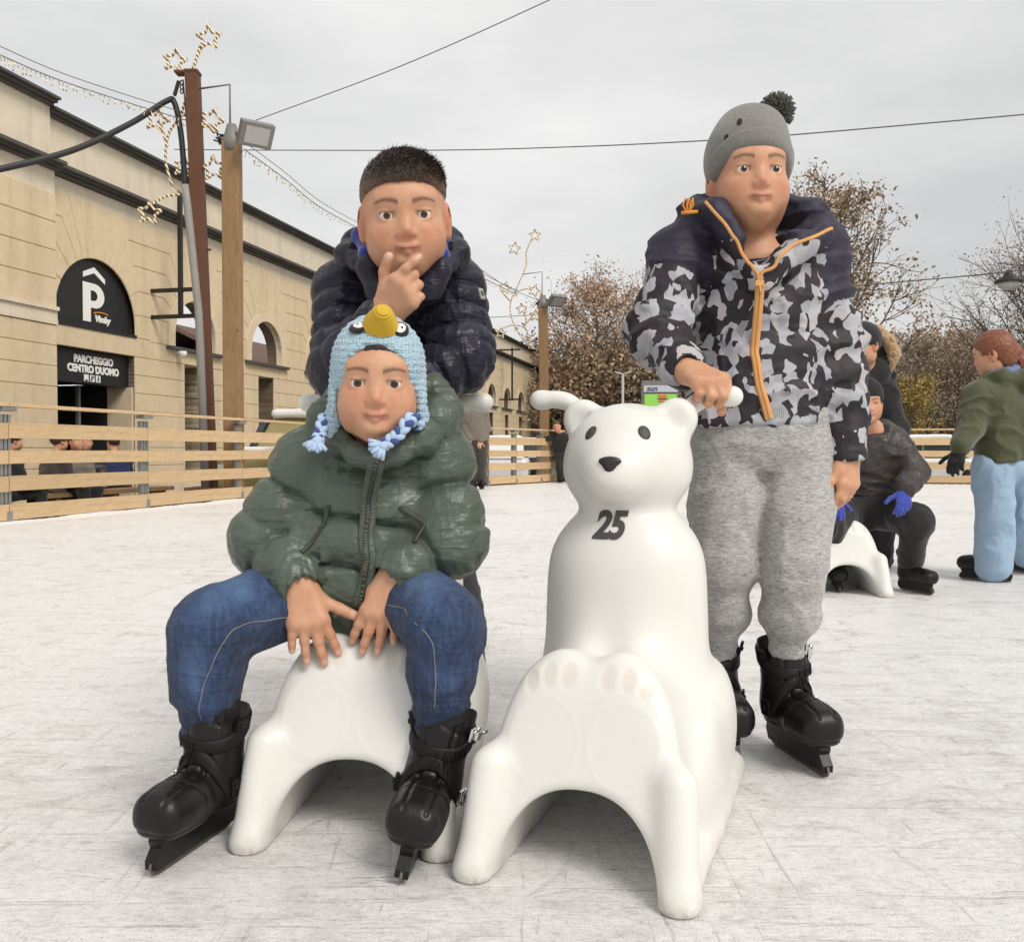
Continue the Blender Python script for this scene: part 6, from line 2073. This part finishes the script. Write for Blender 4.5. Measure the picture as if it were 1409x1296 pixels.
place(recolor(copy_tree(cw), M_CS), 1425, 23.2, R(174), 'silver car parked beyond the far fence behind the red-haired girl')
place(recolor(copy_tree(cw), M_CS), 1180, 22.4, R(185), 'silver car parked beyond the far fence behind the seated child')
place(recolor(copy_tree(cw), M_CD), 716, 27.0, R(95), 'dark car with a snowy roof parked behind the fence by the person in black')
place(copy_tree(cw), 690, 23.2, R(88), 'white car parked behind the fence next to the person in dark trousers')
place(recolor(copy_tree(cw), M_CY), 452, 15.2, R(76), 'dull yellow car with a snow-covered roof parked behind the left fence')
place(recolor(copy_tree(cw), M_CS), 1000, 24.5, R(178), 'silver car parked beyond the far fence hidden behind the camouflage jacket')
# ================================================================== people farther off
def far_person(label, root_at, J, col, vox=.007, hair=None, hat=None, face=V3(0, -1, 0), k=1.0, gloves=None, group=None, hood=None, skate=True, rads=(.055, .05, .042), trad=(.135, .095), legr=(.08, .065, .055), nofeat=False, coat=.0, heads=True, skirt=0.0):
    root = thing('person', label, 'person', (root_at[0], root_at[1], root_at[2] if len(root_at) > 2 else 0), 0, group)
    hc, Mh = J['head'], frame(face, J.get('up', (0, 0, 1)))
    s = Sdf(); s.margin = .004
    nk, pel = J['neck'], J['pel']
    s.cap(pel, nk, .07, .05, .03)
    s.cap(nk - V3(0, 0, .02), hc + Mh @ V3(0, .02, -.05) * k, .048 * k, .044 * k, .02)
    eyes, P = add_head(s, hc, Mh, k, feat=not nofeat)
    for side in ('L', 'R'):
        if 'sh' + side in J:
            s.chain([nk, J['sh' + side], J['el' + side], J['wr' + side]], [.04, .035, .032, .023], .03)
            if not gloves and J.get('hand' + side) is not None:
                F, N, T = J['hand' + side]
                add_hand(s, J['wr' + side], F, N, T, 1.15 * k, [(18, 28, 20)] * 4)
    colf = lambda v, s_: face_color(v, s_, P, Mh, hc, k)
    link('body', s.mesh('body', vox * .62, colf), M_SKIN, root, True)
    if gloves:
        for side in ('L', 'R'):
            if 'wr' + side not in J: continue
            q = Sdf(); F, N, T = J['hand' + side]
            add_hand(q, J['wr' + side], F, N, T, 1.22 * k, [(20, 30, 25)] * 4, kf=.008)
            link('glove', q.mesh('glove', vox * .62), gloves, root, True)
    j = Sdf(); j.margin = .012
    zt = unit(nk - pel); xt = J.get('side', V3(1, 0, 0)); xt = unit(xt - zt * np.dot(xt, zt)); yt = np.cross(zt, xt)
    L = np.linalg.norm(nk - pel); rx, ry = trad
    j.loft([(-coat - .02, 0, 0, rx * 1.02, ry * 1.02), (0, 0, 0, rx, ry), (L * .35, 0, 0, rx * .98, ry), (L * .7, 0, 0, rx * .96, ry * .95), (L * .86, 0, 0, rx * .78, ry * .8), (L * .97, 0, 0, rx * .5, ry * .62)], pel, np.stack([xt, yt, zt], 1), .02)
    for side in ('L', 'R'):
        if 'sh' + side in J:
            w = J['wr' + side] + unit(J['el' + side] - J['wr' + side]) * .01
            j.chain([J['sh' + side], J['el' + side], w], list(rads), .03, kin=.025)
            j.cap(nk + V3(0, 0, -.05), J['sh' + side], .05, rads[0], .03)
    if hood == 'down':
        b = -unit(face * V3(1, 1, 0))
        j.chain([nk + xt * .07 - b * .02, nk + xt * .075 + b * .06, nk + b * .10 + V3(0, 0, -.02), nk - xt * .075 + b * .06, nk - xt * .07 - b * .02], [.02, .035, .05, .035, .02], .03, kin=.02)
    j.disp = wrinkles(.011, 10, .004, 26, (1, 1, 1.4))
    jo = link('jacket', j.mesh('jacket', vox), col['jacket'], root, True)
    g = Sdf(); g.margin = .01
    if 'hipL' in J:
        g.ell((J['hipL'] + J['hipR']) / 2 + V3(0, 0, .01), (rx * .98, ry * 1.02, .09), None, .03)
        for side in ('L', 'R'):
            h_, kn, an = (J[q + side] for q in ('hip', 'knee', 'ank'))
            g.chain([h_, kn, an], list(legr), .02)
        g.disp = wrinkles(.011, 9, .004, 24, (1, 1, .8))
        link('trousers', g.mesh('trousers', vox), col['trousers'], root, True)
        for side in ('L', 'R'):
            an = J['ank' + side]; d = J.get('toe' + side, face)
            d = unit(d * V3(1, 1, 0))
            if skate: add_skate(root, V3(an[0], an[1], J.get('fz' + side, 0)) - d * .03, V3(an[0], an[1], J.get('fz' + side, 0)) + d * .16 * k, 0, 0, 1.0 * k, 1, False, 1.05 * k)
            else:
                q = Sdf(); f0 = V3(an[0], an[1], root.location.z + .04)
                q.cap(f0 - d * .03, f0 + d * .15, .045, .038, .02); link('shoe', q.mesh('shoe', vox), M_BOOT, root, True)
    if hair is not None:
        h = Sdf(); h.margin = .008
        cover, mat = hair
        h.ell(P(0, .016, .036), np.array([.078, .096, .086]) * k, Mh, .01)
        if cover == 'short':
            h.plane(P(0, -.06, .055), Mh @ V3(0, -.7, -1), .01)
        else:
            h.ell(P(0, -.085, -.030), np.array([.062, .075, .085]) * k, Mh, .015, 's')
            h.ell(P(0, .05, -.01), np.array([.066, .06, .08]) * k, Mh, .03)
        h.disp = lambda p: .007 * (ridge(vnoise(((p - hc) @ Mh) * np.array([150, 45, 60], np.float32))) - .6)
        link('hair', h.mesh('hair', vox * .7), mat, root, True)
    if hat is not None:
        h = Sdf()
        h.ell(P(0, .014, .044), np.array([.086, .104, .096]) * k, Mh, .01)
        h.plane(P(0, -.07, .030), Mh @ V3(0, -.5, -1), .008)
        link('hat', h.mesh('hat', vox * .8), hat, root, True)
    return root, P, Mh, jo
M_DKBROWN = nylon('brown_grey_nylon', (.045, .036, .034), .42, .18)
M_BLACKC = cloth('black_cloth', (.012, .011, .011), .85, .2, 400, .3, .2, .3)
M_OLIVE = cloth('olive_cloth', (.060, .066, .026), .8, .15, 500, .25, .3, .4, 14)
M_PALEJ = cloth('pale_denim', (.30, .42, .56), .85, .12, 600, .3, .1, .4, 16)
M_TAUPE = cloth('taupe_cloth', (.17, .145, .115), .85, .15, 500, .2, .2, .4)
M_DKTR = cloth('dark_brown_cloth', (.040, .032, .028), .85, .15, 500, .2, .2, .4)
M_BLUEG = cloth('blue_knit', (.035, .055, .36), .9, .2, 300, .6, .4)
M_RED = plain('red_brown_hair', (.20, .065, .028), .45, .5, 80, .6, 160, .003)
M_DKH = plain('dark_brown_hair', (.05, .03, .02), .45, .5, 80, .6, 160, .003)
def arm(n, f): return f
D = V3(0, 0, -1)

# the seated child with blue gloves, on the third bear
Y = 4.35
J = dict(head=at(1192, 556, 4.10), neck=at(1198, 592, 4.22), pel=at(1196, 690, 4.33), up=V3(-.05, -.1, 1),
         shL=at(1162, 612, 4.22), elL=at(1142, 655, 4.16), wrL=at(1144, 680, 4.02), shR=at(1232, 612, 4.22), elR=at(1258, 652, 4.16), wrR=at(1244, 672, 4.02),
         hipL=at(1172, 706, 4.28), hipR=at(1220, 706, 4.28), kneeL=at(1138, 722, 4.04), kneeR=at(1262, 716, 4.04), ankL=at(1150, 778, 4.20), ankR=at(1254, 770, 4.12))
J['handL'] = (V3(.1, -.5, -.8), V3(0, -.8, .5), V3(1, 0, 0)); J['handR'] = (V3(-.15, -.4, -.9), V3(.2, -.8, .5), V3(-1, 0, 0))
J['toeR'] = V3(.28, -1, 0); J['toeL'] = V3(-.2, -1, 0); J['fzL'] = 0.0
far_person('seated child in a brown-grey jacket with blue gloves on a white bear', (1.5, 4.3), J, dict(jacket=M_DKBROWN, trousers=M_BLACKC), .0065, hat=cloth('black_wool', (.012, .011, .011), .9), face=V3(-.15, -1, -.05), k=.86, gloves=M_BLUEG, hood='down', rads=(.064, .060, .044), trad=(.150, .115), legr=(.085, .066, .05))
# person in black with a fur trimmed hood behind that child
J = dict(head=at(1187, 478, 4.85), neck=at(1192, 520, 4.92), pel=at(1196, 630, 4.95), up=V3(-.15, 0, 1),
         shL=at(1165, 540, 4.9), elL=at(1150, 585, 4.8), wrL=at(1158, 620, 4.62), shR=at(1222, 540, 4.9), elR=at(1236, 590, 4.8), wrR=at(1228, 622, 4.62),
         hipL=at(1180, 650, 4.95), hipR=at(1214, 650, 4.95), kneeL=at(1180, 712, 4.93), kneeR=at(1214, 712, 4.93), ankL=at(1166, 770, 4.98), ankR=at(1212, 770, 4.98))
J['handL'] = J['handR'] = (V3(0, -.8, -.4), V3(0, -.4, .8), V3(1, 0, 0))
rt, P_, Mh_, jo_ = far_person('person in a black coat and cap with a fur trimmed hood behind the seated child', (1.8, 4.95), J, dict(jacket=M_BLACKC, trousers=M_BLACKC), .008, hat=M_BLACKC, face=V3(-.9, -.45, -.1), k=.96, gloves=M_BLACKC, hood='down')
q = Sdf(); q.margin = .02
q.chain([at(1186, 530, 4.86), at(1208, 512, 4.90), at(1220, 490, 4.95), at(1214, 472, 5.0), at(1200, 462, 5.03)], [.045, .055, .055, .045, .03], .05)
link('hood', q.mesh('hood', .008), M_BLACKC, rt, True)
q = Sdf(); q.margin = .02
q.chain([at(1226, 508, 4.86), at(1231, 488, 4.86), at(1222, 468, 4.87), at(1206, 455, 4.88), at(1190, 452, 4.90)], [.014, .026, .030, .026, .014], .03)
q.disp = lambda p: .014 * (vnoise(p * 120) - .5) + .012 * (vnoise(p * 50) - .5)
link('fur_trim', q.mesh('fur_trim', .005), cloth('tan_fur', (.42, .28, .15), .95, .4, 300, .8, .6), rt, True)

# girl with red hair seen from behind
J = dict(head=at(1366, 488, 4.42), neck=at(1378, 520, 4.42), pel=at(1383, 628, 4.42), up=V3(-.18, 0, 1), side=V3(.94, .34, 0),
         shL=at(1345, 545, 4.38), elL=at(1336, 590, 4.34), wrL=at(1322, 616, 4.28), shR=at(1424, 545, 4.5), elR=at(1436, 600, 4.48), wrR=at(1432, 640, 4.4),
         hipL=at(1366, 645, 4.40), hipR=at(1402, 645, 4.46), kneeL=at(1370, 720, 4.42), kneeR=at(1408, 715, 4.52), ankL=at(1366, 778, 4.44), ankR=at(1420, 762, 4.72))
J['handL'] = (V3(-.35, -.15, -.9), V3(-.6, -.6, 0), V3(-.5, .8, 0)); J['handR'] = (V3(0, -.1, -1), V3(.9, 0, 0), V3(0, -1, 0))
J['toeL'] = V3(-.75, .6, 0); J['toeR'] = V3(-.3, .9, 0)
rt, P_, Mh_, jo_ = far_person('girl with a red ponytail, olive jacket and pale blue jeans seen from behind', (2.3, 4.42), J, dict(jacket=M_OLIVE, trousers=M_PALEJ), .007, hair=('long', M_RED), face=V3(-.78, .60, -.25), k=.93, gloves=M_BLACKC, hood='down', rads=(.062, .058, .046), trad=(.145, .11), legr=(.092, .082, .082))
q = Sdf(); q.margin = .012
q.chain([at(1378, 482, 4.46), at(1392, 486, 4.46), at(1404, 500, 4.45), at(1402, 516, 4.44)], [.03, .042, .036, .015], .03)
q.disp = lambda p: .008 * (ridge(vnoise(p * np.array([90, 90, 30], np.float32))) - .5)
link('ponytail', q.mesh('ponytail', .005), M_RED, rt, True)
c = at(1383, 483, 4.36)
mb = MB()
for i in range(5):
    a = 2 * PI * i / 5
    d = V3(math.cos(a), -.25, math.sin(a)); e_ = V3(-math.sin(a), 0, math.cos(a))
    mb.raw([c, c + d * .016 + e_ * .012, c + d * .034 + V3(0, -.006, 0), c + d * .016 - e_ * .012], [(0, 1, 2, 3)])
o = mb.build('hair_flower', cloth('pale_pink', (.75, .62, .66), .7), rt, True)
nk_ = at(1377, 512, 4.42); q = Sdf(); q.chain([nk_ + V3(.062 * math.cos(a), .062 * math.sin(a), .012 * math.cos(a)) for a in np.linspace(0, 2 * PI, 13)], [.018] * 13, .01); q.disp = wrinkles(.006, 30, .003, 60)
link('scarf', q.mesh('scarf', .006), cloth('blue_scarf', (.16, .20, .34), .9), rt, True)

# person in dark trousers behind the navy jacket, person in black leaning on the fence
Yp = 15.2
J = dict(head=at(654, 552, Yp), neck=at(654, 563, Yp), pel=at(656, 605, Yp), shL=at(643, 569, Yp), elL=at(641, 588, Yp), wrL=at(646, 604, Yp - .1), shR=at(667, 569, Yp), elR=at(670, 590, Yp), wrR=at(661, 606, Yp - .12),
         hipL=at(651, 610, Yp), hipR=at(662, 610, Yp), kneeL=at(650, 640, Yp), kneeR=at(662, 640, Yp), ankL=at(652, 664, Yp), ankR=at(662, 664, Yp))
J['handL'] = J['handR'] = (V3(-.2, -.2, -1), V3(0, -1, 0), V3(1, 0, 0))
far_person('person in a taupe top and dark trousers half hidden behind the navy sleeve', (J['pel'][0], Yp), J, dict(jacket=M_TAUPE, trousers=M_DKTR), .012, hair=('short', M_DKH), face=V3(.3, -1, 0), k=1.05, rads=(.065, .06, .05), trad=(.17, .12), legr=(.11, .09, .075))
Yp = 18.1
J = dict(head=at(766, 587, Yp - .1), neck=at(769, 595, Yp), pel=at(774, 625, Yp + .15), up=V3(-.2, -.2, 1), shL=at(764, 599, Yp), elL=at(756, 603, Yp), wrL=at(750, 604, Yp), shR=at(778, 600, Yp), elR=at(784, 610, Yp), wrR=at(782, 622, Yp),
         hipL=at(770, 628, Yp + .1), hipR=at(778, 628, Yp + .1), kneeL=at(771, 645, Yp), kneeR=at(779, 645, Yp + .1), ankL=at(771, 659, Yp), ankR=at(780, 658, Yp + .1))
J['handL'] = (V3(-1, 0, -.1), V3(0, 0, 1), V3(0, -1, 0)); J['handR'] = (V3(0, 0, -1), V3(1, 0, 0), V3(0, -1, 0))
far_person('person all in black leaning with one hand on the far fence rail', (J['pel'][0], Yp), J, dict(jacket=M_BLACKC, trousers=M_BLACKC), .014, hair=('short', M_DKH), face=V3(-.1, -1, -.3), k=1.0, rads=(.06, .055, .05), trad=(.17, .12), legr=(.10, .085, .075))
# visitors on the bench behind the left fence
bn = thing('bench', 'low wooden bench with people sitting on it behind the left fence', 'bench', (*at(105, 640, 11.0)[:2], -.3), BROT)
MB().box((0, 0, .42), (3.4, .36, .05)).build('seat', M_POSTW, bn)
for x in (-1.5, -.5, .5, 1.5): MB().box((x, 0, .2), (.07, .32, .40)).build('leg', M_POSTW, bn)
def sitter(px, Yp, label, jm, hm, fdir, hat=None, k=1.0, zoff=0.0):
    b = at(px, 640, Yp)
    f = unit(fdir); sd = V3(-f[1], f[0], 0)
    sd = V3(f[1] * -1, f[0], 0); z = .14 + zoff
    pel = V3(b[0], Yp, z + .02); nk = pel + V3(0, 0, .40) + f * .06
    J = dict(head=nk + V3(0, 0, .16) + f * .05, neck=nk, pel=pel, side=-sd)
    for q, s_ in (('L', 1), ('R', -1)):
        J['sh' + q] = nk + sd * .15 * s_ - V3(0, 0, .07); J['el' + q] = J['sh' + q] + V3(0, 0, -.22) + f * .05 + sd * .04 * s_; J['wr' + q] = J['el' + q] + f * .2 - V3(0, 0, .03) - sd * .05 * s_
        J['hand' + q] = (f, V3(0, 0, 1), -sd * s_)
        J['hip' + q] = pel + sd * .08 * s_; J['knee' + q] = J['hip' + q] + f * .36 + V3(0, 0, .03); J['ank' + q] = J['knee' + q] + V3(0, 0, -.40) - f * .02
    far_person(label, (b[0], Yp, -.3), J, dict(jacket=jm, trousers=M_BLACKC), .014, hair=None if hat else ('short', hm), hat=hat, face=f, k=k, skate=False, trad=(.18, .13), rads=(.07, .062, .05), group='visitors behind the left fence', nofeat=True)
sitter(4, 9.8, 'dark figure at the very left edge behind the first fence post', M_BLACKC, M_DKH, V3(.6, .8, 0), M_BLACKC)
sitter(70, 10.6, 'visitor bent in a dark jacket and dark cap behind the left fence', M_DKTR, M_DKH, V3(.5, .85, 0), M_DKTR)
sitter(98, 10.9, 'dark-haired visitor in a grey-olive jacket sitting behind the left fence', M_TAUPE, M_DKH, V3(.8, -.5, 0))
sitter(118, 11.4, 'visitor in a brown-grey jacket in front of the car park doorway', M_DKBROWN, M_RED, V3(.4, -.9, 0))
sitter(160, 12.2, 'dark-haired visitor in a dark blue jacket near the second fence post', cloth('dark_blue_cloth', (.012, .02, .08), .85), M_DKH, V3(-.6, .7, 0))
